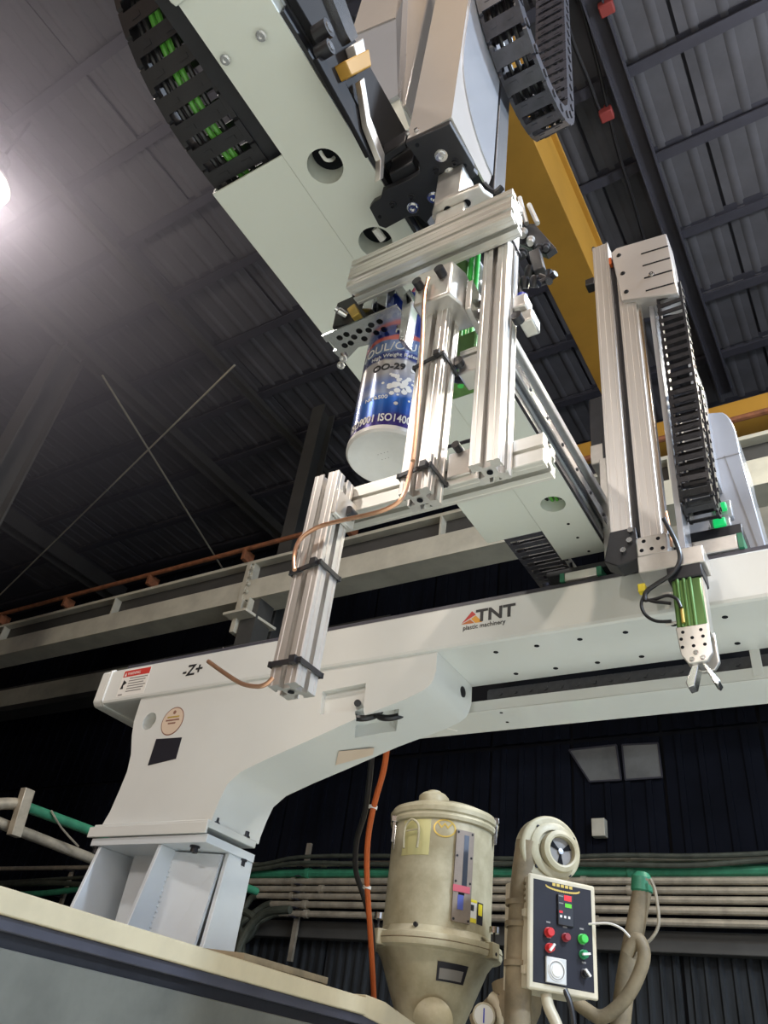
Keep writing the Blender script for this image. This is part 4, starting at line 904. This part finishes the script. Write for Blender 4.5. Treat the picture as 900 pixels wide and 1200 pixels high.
# sprue gripper
g = thing('sprue_gripper', (-.345, YS, 2.5), 'small green sprue gripper with two open metal jaws', 'gripper')
gx0, gx1 = -.379, -.300
box('cylinder_body', M['greencyl'], g, gx0 + .002, gx1 - .002, YS - .025, YS + .03, 2.548, 2.695, .004)
for x in (gx0 + .018, gx0 + .034, gx0 + .050): cyl('tie_rod', M['greencyl'], g, (x, YS - .026, 2.55), (x, YS - .026, 2.694), .005, 10)
lab(box('side_rail', M['plate'], g, gx1 - .003, gx1 + .002, YS - .02, YS + .03, 2.53, 2.695), 'clear side rail')
jp = [(gx0, 2.55), (gx1, 2.55), (gx1 + .002, 2.468), (gx1 - .012, 2.448), (gx0 + .022, 2.445), (gx0 + .006, 2.472)]
MB().prism([(x, YS - .03, z) for x, z in jp], (0, .014, 0)).build('jaw_plate', M['plate'], g, .002)
MB().prism([(x + .006, YS + .016, z - .004) for x, z in jp], (0, .014, 0)).build('jaw_plate', M['plate'], g, .002)
for x, z, d in ((-.362, 2.534, 0), (-.318, 2.534, 0), (-.368, 2.515, 1), (-.341, 2.515, 1), (-.315, 2.515, 1), (-.367, 2.492, 1), (-.340, 2.492, 1), (-.313, 2.492, 1)):
    cyl('screw_hole', M['dark'], g, (x, YS - .0306, z), (x, YS - .028, z), .0045, 12)
for x, z in ((-.337, 2.473), (-.348, 2.456), (-.322, 2.457)): bolt(g, (x, YS - .03, z), (0, -1, 0), .005, .005)
MB().prism([(x, YS - .02, z) for x, z in ((-.348, 2.452), (-.336, 2.445), (-.352, 2.392), (-.368, 2.388), (-.372, 2.402))], (0, .04, 0)).build('jaw', M['steel'], g, .002)
MB().prism([(x, YS - .02, z) for x, z in ((-.330, 2.452), (-.320, 2.448), (-.292, 2.396), (-.299, 2.386), (-.306, 2.392))], (0, .04, 0)).build('jaw', M['steel'], g, .002)
for z in (2.66, 2.57): MB().lathe([(0, 0), (.005, 0), (.005, .02), (.0035, .022), (.0035, .03), (0, .03)], (gx0 - .025, YS - .02, z), (1, 0, 0), 10).build('air_fitting', M['plate'], g)
MB().cyl((gx0 + .022, YS - .032, 2.56), (gx0 + .022, YS - .032, 2.60), .0045, 10).build('air_fitting', M['gold'], g)
h = thing('gripper_hose', (-.42, YS - .05, 2.66), 'black air hoses looping from sprue arm to the green gripper', 'hose')
yh = YS - .04
tube('main_hose', M['rubber'], h, [at(u, v_, y=yh) for u, v_ in ((778, 608), (792, 635), (797, 655), (788, 672), (770, 684), (757, 694), (756, 704))], .0065, 10)
tube('upper_loop', M['rubber'], h, [at(u, v_, y=yh) for u, v_ in ((756, 704), (768, 702), (782, 698), (793, 702), (798, 712))], .0045, 10)
tube('middle_loop', M['rubber'], h, [at(u, v_, y=yh) for u, v_ in ((756, 702), (766, 705), (776, 706), (786, 707))], .0045, 10)
tube('lower_loop', M['rubber'], h, [at(u, v_, y=yh) for u, v_ in ((762, 690), (753, 702), (752, 712), (758, 722), (770, 728), (787, 728))], .0045, 10)
tube('amber_wire', M['copper'], h, [at(u, v_, y=yh + .02) for u, v_ in ((781, 600), (785, 620), (787, 640))], .004, 8)

# ------------------------------------------------------------------ traverse carriage on the beam
t = thing('traverse_carriage', (-.4, 2.15, 2.88), 'black traverse carriage block sitting on the robot beam rails', 'carriage')
lab(box('right_block', M['blackmetal'], t, -.375, -.200, 2.06, 2.24, 2.925, 2.985, .004), 'black carriage plate'); lab(box('bearing', M['plate'], t, -.36, -.215, 2.02, 2.1, 2.872, 2.922, .003), 'grey bearing block')
box('base_plate', M['blackmetal'], t, -.80, -.36, 2.03, 2.26, 2.905, 2.925, .003)
lab(box('bearing', M['plate'], t, -.735, -.63, 2.02, 2.1, 2.872, 2.902, .003), 'grey bearing block'); box('bearing_seal', M['green'], t, -.75, -.735, 2.02, 2.1, 2.872, 2.902); box('bearing_seal', M['green'], t, -.63, -.615, 2.02, 2.1, 2.872, 2.902)
box('bearing_seal', M['green'], t, -.214, -.200, 2.02, 2.1, 2.872, 2.922)
box('upright', M['blackmetal'], t, -.60, -.55, 2.06, 2.2, 2.925, 3.5, .003); lab(box('upright_rail', M['plate'], t, -.606, -.58, 2.03, 2.06, 2.93, 3.35, .003), 'grey upright rail')
box('servo_motor', M['blackmetal'], t, -.66, -.55, 2.12, 2.24, 3.45, 3.75, .006); box('servo_base', M['plate'], t, -.65, -.56, 2.08, 2.18, 3.38, 3.47, .004)
t = thing('motor_cover', (-.28, 2.5, 2.99), 'tall pale rounded motor cover standing behind the sprue arm', 'cover')
prof_ = [(-.46, 2.90), (-.165, 2.90), (-.20, 3.62)] + [(-.245 + .045 * math.cos(a), 3.70 + .16 * math.sin(a)) for a in [i * PI / 2 / 6 for i in range(7)]] + [(-.30, 3.875), (-.46, 3.9)]
MB().prism([(x, 2.5, z) for x, z in prof_], (0, .3, 0)).build('shell', M['coverwhite'], t, .006)
MB().obox((-.30, 2.4995, 3.62), (1, 0, .03), (0, 1, 0), (0, 0, 1), .10, .001, .0025).build('seam', M['greyink'], t); MB().obox((-.215, 2.4995, 3.27), (-.12, 0, 1), (0, 1, 0), (1, 0, 0), .36, .001, .002).build('seam', M['greyink'], t)
lab(box('chain_plate', M['coverwhite'], t, -.305, -.285, 2.28, 2.5, 3.45, 3.98, .002), 'white chain plate')
t = thing('sensor_lights', (-.27, 2.05, 3.05), 'pair of glowing green sensor lights on the carriage', 'sensor')
for u, v_, m_ in ((843, 612, 'greenlamp'), (844, 594, 'greenlamp')):
    p = at(u, v_, y=2.06); box('housing', M['coverwhite'], t, p.x - .03, p.x + .03, 2.07, 2.10, p.z - .035, p.z + .03, .004); box('light', M[m_], t, p.x - .018, p.x + .018, 2.055, 2.07, p.z - .014, p.z + .014, .004)
p = at(843, 622, y=2.075); box('post', M['coverwhite'], t, p.x - .03, p.x + .03, 2.075, 2.1, 2.985, p.z + .02)

# ------------------------------------------------------------------ hopper dryer
HX, HY, HR = -1.965, 3.6, .253
t = thing('hopper_dryer', (HX, HY, 1.6), 'cream cylindrical hopper dryer with sight window and conical bottom', 'hopper dryer')
cdir = Vector((-HX, -HY, 0)).normalized(); sdir = Vector((-cdir.y, cdir.x, 0))      # toward the camera / to the right in the photo
def hp_(ang, z, r=HR): return Vector((HX, HY, z)) + (cdir * math.cos(ang) + sdir * math.sin(ang)) * r
MB().lathe([(HR, 2.09), (HR, 2.60)], (HX, HY, 0), (0, 0, 1), 64).build('body', M['cream'], t)
MB().lathe([(HR, 2.585), (HR + .012, 2.59), (HR + .016, 2.605), (HR + .010, 2.618), (HR + .018, 2.625), (HR + .020, 2.645), (HR + .012, 2.655), (HR + .008, 2.665), (HR - .05, 2.69), (0, 2.70)], (HX, HY, 0), (0, 0, 1), 64).build('lid', M['cream'], t)
kq = Vector((HX, HY, 0)) - sdir * .06 + cdir * .12
MB().lathe([(.075, 2.67), (.075, 2.72), (.06, 2.735), (.035, 2.738), (.034, 2.75), (.0, 2.752)], kq, (0, 0, 1), 28).build('lid_vent', M['cream'], t)
MB().lathe([(HR, 2.13), (HR + .02, 2.10), (HR + .052, 2.094), (HR + .056, 2.08), (HR + .054, 2.070), (HR + .056, 2.062), (HR + .05, 2.045), (HR + .01, 2.035)], (HX, HY, 0), (0, 0, 1), 64).build('flange', M['cream'], t)
MB().lathe([(HR + .02, 2.04), (HR - .01, 2.0), (.13, 1.74), (.09, 1.66), (.09, 1.5)], (HX, HY, 0), (0, 0, 1), 64).build('cone', M['cream'], t)
lab(MB().lathe([(HR + .0545, 2.068), (HR + .0575, 2.0705), (HR + .0545, 2.073)], (HX, HY, 0), (0, 0, 1), 64).build('flange_seam', M['brownduct'], t), 'dark seam')
def patch(name, a0, a1, z0, z1, m, r=HR, th=.002, parent=None, n=8):
    b = MB(); lo = [hp_(a0 + (a1 - a0) * i / n, z0, r) for i in range(n + 1)]; v0 = []
    ring = []
    for i in range(n + 1):
        a = a0 + (a1 - a0) * i / n
        ring.append([b.b.verts.new(hp_(a, z, rr)) for z, rr in ((z0, r), (z0, r + th), (z1, r + th), (z1, r))])
    for p, q in zip(ring, ring[1:]):
        for k in range(4): b.b.faces.new((p[k], q[k], q[(k + 1) % 4], p[(k + 1) % 4]))
    b.b.faces.new(ring[0]); b.b.faces.new(ring[-1][::-1])
    return b.build(name, m, parent or t)
def ha(u): return math.asin(max(-1, min(1, (u - 518) / 61.0)))
sg = patch('sight_window', ha(532), ha(551), 2.155, 2.545, M['brownplate'], th=.016)
lab(sg, 'bronze framed sight window')
patch('glass', ha(540.5), ha(545.5), 2.30, 2.525, M['blueglass'], HR + .0162, .001, sg)
patch('pellets', ha(537), ha(543), 2.205, 2.265, M['bluefill'], HR + .0162, .001, sg)
patch('slot', ha(537.5), ha(543.5), 2.265, 2.275, M['dark'], HR + .0162, .001, sg)
lab(patch('tape', ha(531.5), ha(549), 2.277, 2.305, M['pink'], HR + .0165, .0015, sg), 'pink tape')
for z in (2.535, 2.43, 2.32, 2.165):
    for u in (534, 549): p = hp_(ha(u), z, HR + .016); bolt(sg, p, p - Vector((HX, HY, z)), .004, .003, M['black'], 'screw')
lab(patch('film_pocket', ha(472), ha(503), 2.42, 2.60 - .018, M['paleyellow'], HR, .0015), 'pale yellow film')
hl = MB(); 
loop = [hp_(ha(u), z, HR + .025) for u, z in ((478, 2.445), (477, 2.50), (478, 2.55), (484, 2.575), (491, 2.55), (492.5, 2.50), (492, 2.445))]
lab(MB().tube(loop, .0055, 10, 5).build('handle_loop', M['cream'], t), 'cream wire handle')
MB().tube([hp_(ha(479), 2.525, HR + .02), hp_(ha(491), 2.53, HR + .02)], .004, 8, 0).build('handle_bar', M['cream'], t)
em = MB()
for k in range(40):
    a = 2 * PI * k / 40
    for rr in (1.0,):
        p = hp_(ha(519 + 12 * math.cos(a)), 2.545 + .038 * math.sin(a), HR + .0012); em.cyl(p, p + (p - Vector((HX, HY, p.z))).normalized() * .0006, .0045, 6)
for s in (-1, 1):
    for k in range(9):
        f = k / 8; p = hp_(ha(519 + s * 3.6 + (f - .5) * 7), 2.548 + abs(f - .5) * .035, HR + .0012); em.cyl(p, p + (p - Vector((HX, HY, p.z))).normalized() * .0006, .004, 6)
lab(em.build('emblem', M['gold'], t), 'worn yellow oval emblem')
wl2 = lab(patch('warning_label', ha(549), ha(559.5), 2.168, 2.262, M['paper'], HR, .0015), 'yellow and white warning label')
patch('label_band', ha(549), ha(559.5), 2.168, 2.186, M['yellow'], HR + .0016, .0005, wl2); patch('label_band', ha(549), ha(559.5), 2.250, 2.262, M['yellow'], HR + .0016, .0005, wl2)
patch('pictogram', ha(552.5), ha(556.5), 2.215, 2.240, M['ink'], HR + .0017, .0005, wl2)
wl3 = lab(patch('warning_label', ha(560.5), ha(567), 2.168, 2.258, M['panel'], HR, .0015), 'black label with yellow field'); patch('label_band', ha(561.5), ha(566), 2.205, 2.252, M['yellow'], HR + .0016, .0005, wl3)
# nameplate on the cone
def cone_r(z): return (HR - .01) + (.13 - HR + .01) * (2.0 - z) / .26
np_ = MB(); ring = []
for i in range(7):
    a = math.asin((511 - 507 + 36 * i / 6) / 62.0 * .95); ring.append([np_.b.verts.new(hp_(a, z, cone_r(z) + d)) for z, d in ((1.925, .001), (1.925, .004), (1.995, .004), (1.995, .001))])
for p, q in zip(ring, ring[1:]):
    for k in range(4): np_.b.faces.new((p[k], q[k], q[(k + 1) % 4], p[(k + 1) % 4]))
npl = lab(np_.build('nameplate', M['panel'], t), 'dark rectangular nameplate')
np2 = MB(); ring = []
for i in range(7):
    a = math.asin((514 - 507 + 29 * i / 6) / 62.0 * .95); ring.append([np2.b.verts.new(hp_(a, z, cone_r(z) + d)) for z, d in ((1.933, .0035), (1.933, .0048), (1.972, .0048), (1.972, .0035))])
for p, q in zip(ring, ring[1:]):
    for k in range(4): np2.b.faces.new((p[k], q[k], q[(k + 1) % 4], p[(k + 1) % 4]))
np2.build('plate_field', M['greyink'], npl)
MB().lathe([(.085, 0), (.085, .10), (.06, .12), (0, .125)], hp_(.12, 1.78, .10), cdir + Vector((0, 0, .0)), 28).build('inlet_elbow', M['cream'], t)
# latches and clamps
for a, z in ((ha(462), 2.55), (ha(576), 2.60)):
    l = MB(); p = hp_(a, z, HR + .012); l.obox(p, (0, 0, 1), sdir, cdir, .06, .008, .010); l.obox(p + Vector((0, 0, .05)), (0, 0, 1), sdir, cdir, .014, .016, .018); l.build('latch', M['steel'], t, .002)
p = hp_(ha(466), 2.5, HR + .02); MB().tube([p + Vector((0, 0, .06)), p + Vector((0, 0, -.05))], .004, 8, 0).build('latch_rod', M['steel'], t)
for a in (-1.02, .98):
    p = hp_(a, 2.07, HR + .045); o_ = (p - Vector((HX, HY, p.z))).normalized()
    MB().obox(p, o_, o_.cross(Vector((0, 0, 1))), (0, 0, 1), .025, .03, .032).build('clamp_lug', M['cream'], t, .004)
    cyl('clamp_rod', M['black'], t, p + o_ * .012 + Vector((0, 0, -.03)), p + o_ * .012 + Vector((0, 0, .07)), .006, 10)
    b = MB().cyl(p + o_ * .012 + Vector((0, 0, .07)), p + o_ * .012 + Vector((0, 0, .095)), .024, 12); b.build('clamp_knob', M['steel'], t)
    cyl('lug_hole', M['dark'], t, p + o_ * .0255 + Vector((0, 0, -.012)), p + o_ * .024 + Vector((0, 0, -.012)), .008, 10)
p = hp_(-.36, 2.125, HR + .004); cyl('drain_plug', M['blackmetal'], t, p, hp_(-.36, 2.125, HR + .02), .01, 10)

# ------------------------------------------------------------------ blower and control box
bx_ = Vector((.66, .75, 0)).normalized(); bn = Vector((bx_.y, -bx_.x, 0)); zz = Vector((0, 0, 1))      # width axis, outward normal
o0 = at(620, 1022, y=3.2)
BW, BH, BD = .30, .41, .24
def cb(s, h, d=0): return o0 + bx_ * s + zz * (-h) + bn * d
t = thing('control_box', cb(BW / 2, BH, 0), 'cream control box with black panel, buttons and round timer', 'control box')
def slab(name, m, parent, s0, s1, h0, h1, d0, d1, bevel=0.0):
    c = cb((s0 + s1) / 2, (h0 + h1) / 2, (d0 + d1) / 2)
    return MB().obox(c, bx_, zz, bn, abs(s1 - s0) / 2, abs(h1 - h0) / 2, abs(d1 - d0) / 2).build(name, m, parent, bevel)
slab('case', M['creamside'], t, 0.006, BW - .006, .006, BH - .006, -BD, -.012, .004)
slab('front_frame', M['creamside'], t, 0, BW, 0, BH, -.016, 0, .012)
pn = lab(slab('panel', M['panel'], t, .020, BW - .020, .020, BH - .024, -.001, .0015, .001), 'black control panel')
for k in range(4): 
    c = cb(-.0, .035 + k * .022, -.06) ; MB().obox(cb(.005, .035 + k * .022, -.07), bn, zz, bx_, .03, .004, .004).build('louver', M['brownduct'], t)
for h in (.13, .33):
    MB().cyl(cb(.004, h, -.035), cb(.004, h + .03, -.035), .009, 10).build('hinge', M['creamside'], t); MB().cyl(cb(.004, h, -.055), cb(.004, h + .025, -.055), .007, 10).build('hinge', M['creamside'], t)
ov = MB()
for k in range(28):
    a = PI + PI * k / 27; c = cb(BW / 2 + .075 * math.cos(a), .036 - .012 * math.sin(a), .002); ov.cyl(c, c + bn * .0006, .003 + .0016 * abs(math.sin(a)), 6)
ov.build('logo_swoosh', M['gold'], pn)
for k in range(5): slab('logo_character', M['gold'], pn, BW / 2 - .046 + k * .019, BW / 2 - .032 + k * .019, .022, .033, .0015, .0022)
dp = lab(slab('display', M['black'], t, .123, .193, .060, .174, 0, .012, .003), 'black temperature display')
slab('readout', M['redled'], dp, .151, .183, .062, .082, .0118, .0128); slab('readout', M['greenled'], dp, .155, .183, .092, .106, .0118, .0128); slab('indicator', M['redled'], dp, .129, .143, .122, .130, .0118, .0128)
for k in range(3): slab('key', M['paper'], dp, .131 + k * .018, .140 + k * .018, .138, .147, .0118, .0135)
for k in range(2): slab('text_line', M['greyink'], dp, .127, .147, .066 + k * .026, .070 + k * .026, .0118, .0125)
def button(s, h, m, label, knob=None, r=.0165):
    b = MB().lathe([(r * 1.15, 0), (r * 1.15, .006), (r, .007), (r, .022), (r * .85, .026), (0, .026)], cb(s, h, .0015), bn, 20); o = lab(b.build('button', M[m], t), label)
    if knob: c = cb(s, h, .03); d = (bx_ * math.cos(knob) + zz * math.sin(knob)); MB().obox(c, d, bn, d.cross(bn), r * 1.1, .005, .004).build('pointer', M['paper'], o)
    slab('caption', M['greyink'], t, s - .009, s + .009, h - .04, h - .034, .0015, .002)
    return o
button(.085, .208, 'red', 'red push button'); button(.087, .262, 'red', 'red rotary switch', .9, .015)
button(.158, .214, 'darkred', 'dull red pilot light', None, .014); button(.232, .208, 'grn', 'green push button'); button(.234, .262, 'dkgrn', 'green rotary switch', .2, .015)
button(.238, .326, 'black', 'black rotary switch with white pointer', -.8, .014)
tm = lab(slab('timer', M['clearplate'], t, .070, .156, .292, .380, .0015, .014, .003), 'square clear timer')
MB().lathe([(.036, 0), (.036, .003), (.030, .004), (.030, .0015), (.022, .0015), (.021, .005), (0, .006)], cb(.113, .336, .0138), bn, 28).build('dial', M['paper'], tm)
MB().lathe([(.032, 0), (.032, .0045), (.029, .0045), (.029, 0)], cb(.113, .336, .0138), bn, 28).build('dial_ring', M['greyink'], tm)
bl = thing('dryer_blower', (o0.x, o0.y, 2.3), 'cream snail shaped blower with round fan inlet above control box', 'blower')
bc = at(646, 998, y=3.35)
sn = MB(); pts = []
for k in range(41):
    a = -PI * .55 + 2 * PI * .98 * k / 40; r_ = .115 + .045 * k / 40
    pts.append(bc + bx_ * (math.cos(a) * r_) + zz * (math.sin(a) * r_ * 1.02))
sn.prism([p - bn * .05 for p in pts], bn * .075); sn.build('snail_casing', M['cream'], bl, .012, seg=3)
MB().lathe([(.112, 0), (.112, .010), (.10, .016), (.08, .018)], bc + bn * .022, bn, 40).build('inlet_plate', M['cream'], bl)
ic = bc + bx_ * .02 - zz * .004
MB().lathe([(.086, 0), (.082, .03), (.066, .036), (.058, .034), (.056, .008), (0, .008)], ic + bn * .03, bn, 40).build('inlet_ring', M['cream'], bl)
lab(MB().lathe([(.055, 0), (.055, .002), (0, .002)], ic + bn * .039, bn, 28).build('inlet_mesh', M['greyink'], bl), 'grey inlet disc')
for k in range(3):
    a = .5 + k * 2.094; d = bx_ * math.cos(a) + zz * math.sin(a); MB().prism([ic + bn * .043, ic + bn * .043 + d * .05 + d.cross(bn) * .013, ic + bn * .043 + d * .05 - d.cross(bn) * .013], bn * .002).build('fan_blade', M['dark'], bl)
MB().lathe([(.012, 0), (.012, .006), (0, .008)], ic + bn * .043, bn, 14).build('fan_hub', M['steel'], bl)
for a in (.6, 2.3, 3.9, 5.4): bolt(bl, bc + bx_ * (math.cos(a) * .112) + zz * (math.sin(a) * .112) + bn * .026, bn, .006, .005, M['blackmetal'])
MB().tube([bc - bx_ * .10 - bn * .015 + zz * .02, bc - bx_ * .115 - bn * .03 - zz * .15, bc - bx_ * .12 - bn * .05 - zz * .5, bc - bx_ * .12 - bn * .05 - zz * 1.0], .052, 20, 3).build('outlet_duct', M['brownduct'], bl)
for h in (.22, .30, .44): MB().lathe([(.055, -.01), (.062, -.01), (.062, .01), (.055, .01)], bc - bx_ * .119 - bn * .045 - zz * h, (0, 0, 1), 20).build('duct_band', M['brownduct'], bl)
# things below the box
wd2 = thing('heater_duct', (-1.6, 3.5, 1.6), 'dusty brown heater pipe below the control box', 'duct')
MB().tube([at(u, v_, y=3.5) for u, v_ in ((604, 1150), (606, 1175), (590, 1195), (570, 1215))], .10, 20, 5).build('pipe', M['brownduct'], wd2)
MB().tube([at(u, v_, y=3.42) for u, v_ in ((575, 1168), (583, 1176), (587, 1190), (586, 1215))], .022, 12, 5).build('elbow', M['creamside'], wd2)
gg = thing('pressure_gauge', at(567, 1192, y=3.33), 'small round white gauge at the bottom beside the dryer cone', 'gauge')
gc = at(567, 1190, y=3.33); gd = (CP - gc).normalized()
MB().lathe([(0, -.03), (.045, -.03), (.045, .004), (.040, .008), (.038, .004)], gc, gd, 28).build('case', M['creamside'], gg); MB().lathe([(.038, .003), (0, .003)], gc, gd, 28).build('dial', M['paper'], gg)
MB().obox(gc + gd * .005, zz, gd.cross(zz), gd, .025, .0025, .001).build('needle', M['blue'], gg)
tag(tube('box_cable', M['creamside'], None, [at(u, v_, y=3.3) for u, v_ in ((640, 1165), (643, 1180), (652, 1200), (660, 1225))], .022, 12), 'pale ribbed conduit leaving the control box bottom', 'conduit')
tag(tube('box_cable', M['rubber'], None, [at(u, v_, y=3.32) for u, v_ in ((662, 1160), (668, 1175), (672, 1195), (674, 1220))], .011, 10), 'black cable leaving the control box bottom', 'cable')
tag(tube('box_cable', M['paper'], None, [at(u, v_, y=3.4) for u, v_ in ((690, 1083), (712, 1082), (728, 1088), (738, 1098))], .0045, 8), 'thin white cable from the box to the olive post', 'cable')
# bent post with hose on the right of the box
po_ = thing('hose_post', at(725, 1195, y=4.2), 'olive upright pipe with green valve right of the control box', 'pipe')
MB().tube([at(755, 1030, y=4.2), at(745, 1085, y=4.2), at(733, 1150, y=4.2), at(724, 1230, y=4.2)], .045, 14, 4).build('pipe', M['paleyellow'] if False else M['brownduct'], po_)
MB().lathe([(.035, -.02), (.052, .0), (.05, .06), (.03, .085), (0, .085)], at(752, 1044, y=4.2), (.1, 0, 1), 16).build('valve', M['green'], po_)
MB().tube([at(762, 1030, y=4.15), at(768, 1045, y=4.15), at(772, 1080, y=4.15), at(765, 1098, y=4.15), at(752, 1110, y=4.15)], .008, 8, 5).build('wire', M['pipe'], po_)
tag(tube('grey_hose', M['brownduct'], None, [at(u, v_, y=4.05) for u, v_ in ((735, 1118), (746, 1100), (754, 1112), (753, 1130), (740, 1160), (722, 1182), (704, 1192), (688, 1184), (672, 1172))], .030, 12), 'grey hose looping from the post to under the control box', 'hose')

# ------------------------------------------------------------------ hoses hanging from the bracket
def hang(pts, ya, yb):
    v0, v1 = pts[0][1], pts[-1][1]
    return [at(u, v, y=ya + (yb - ya) * ((v - v0) / (v1 - v0)) ** 1.0) for u, v in pts]
OH = ((455, 862), (453, 880), (449, 905), (438, 945), (431, 985), (430, 1030), (433, 1080), (436, 1130), (438, 1165), (440, 1215))
tag(tube('orange_hose', M['orangehose'], None, hang(OH, 2.36, 3.45), .0115, 10), 'orange hose hanging from the robot bracket beside the dryer', 'hose')
tag(tube('black_hose', M['rubber'], None, hang(((438, 862), (436, 875), (434, 905), (428, 950), (418, 985), (417, 1020), (426, 1050), (434, 1080), (437, 1110), (436, 1210)), 2.38, 3.5), .0115, 10), 'black cable hanging beside the orange hose', 'cable')
for u, v in ((437, 946), (430, 1040)):
    p = hang(((455, 862), (u, v), (440, 1215)), 2.36, 3.45)[1]
    tag(MB().lathe([(.013, -.006), (.018, -.006), (.018, .006), (.013, .006)], p, (.1, 0, 1), 12).build('hose_tie', M['paper'], None), 'white cable tie around the orange hose, %s' % ('upper one' if v < 1000 else 'lower one'), 'cable tie', 'ties on the orange hose')
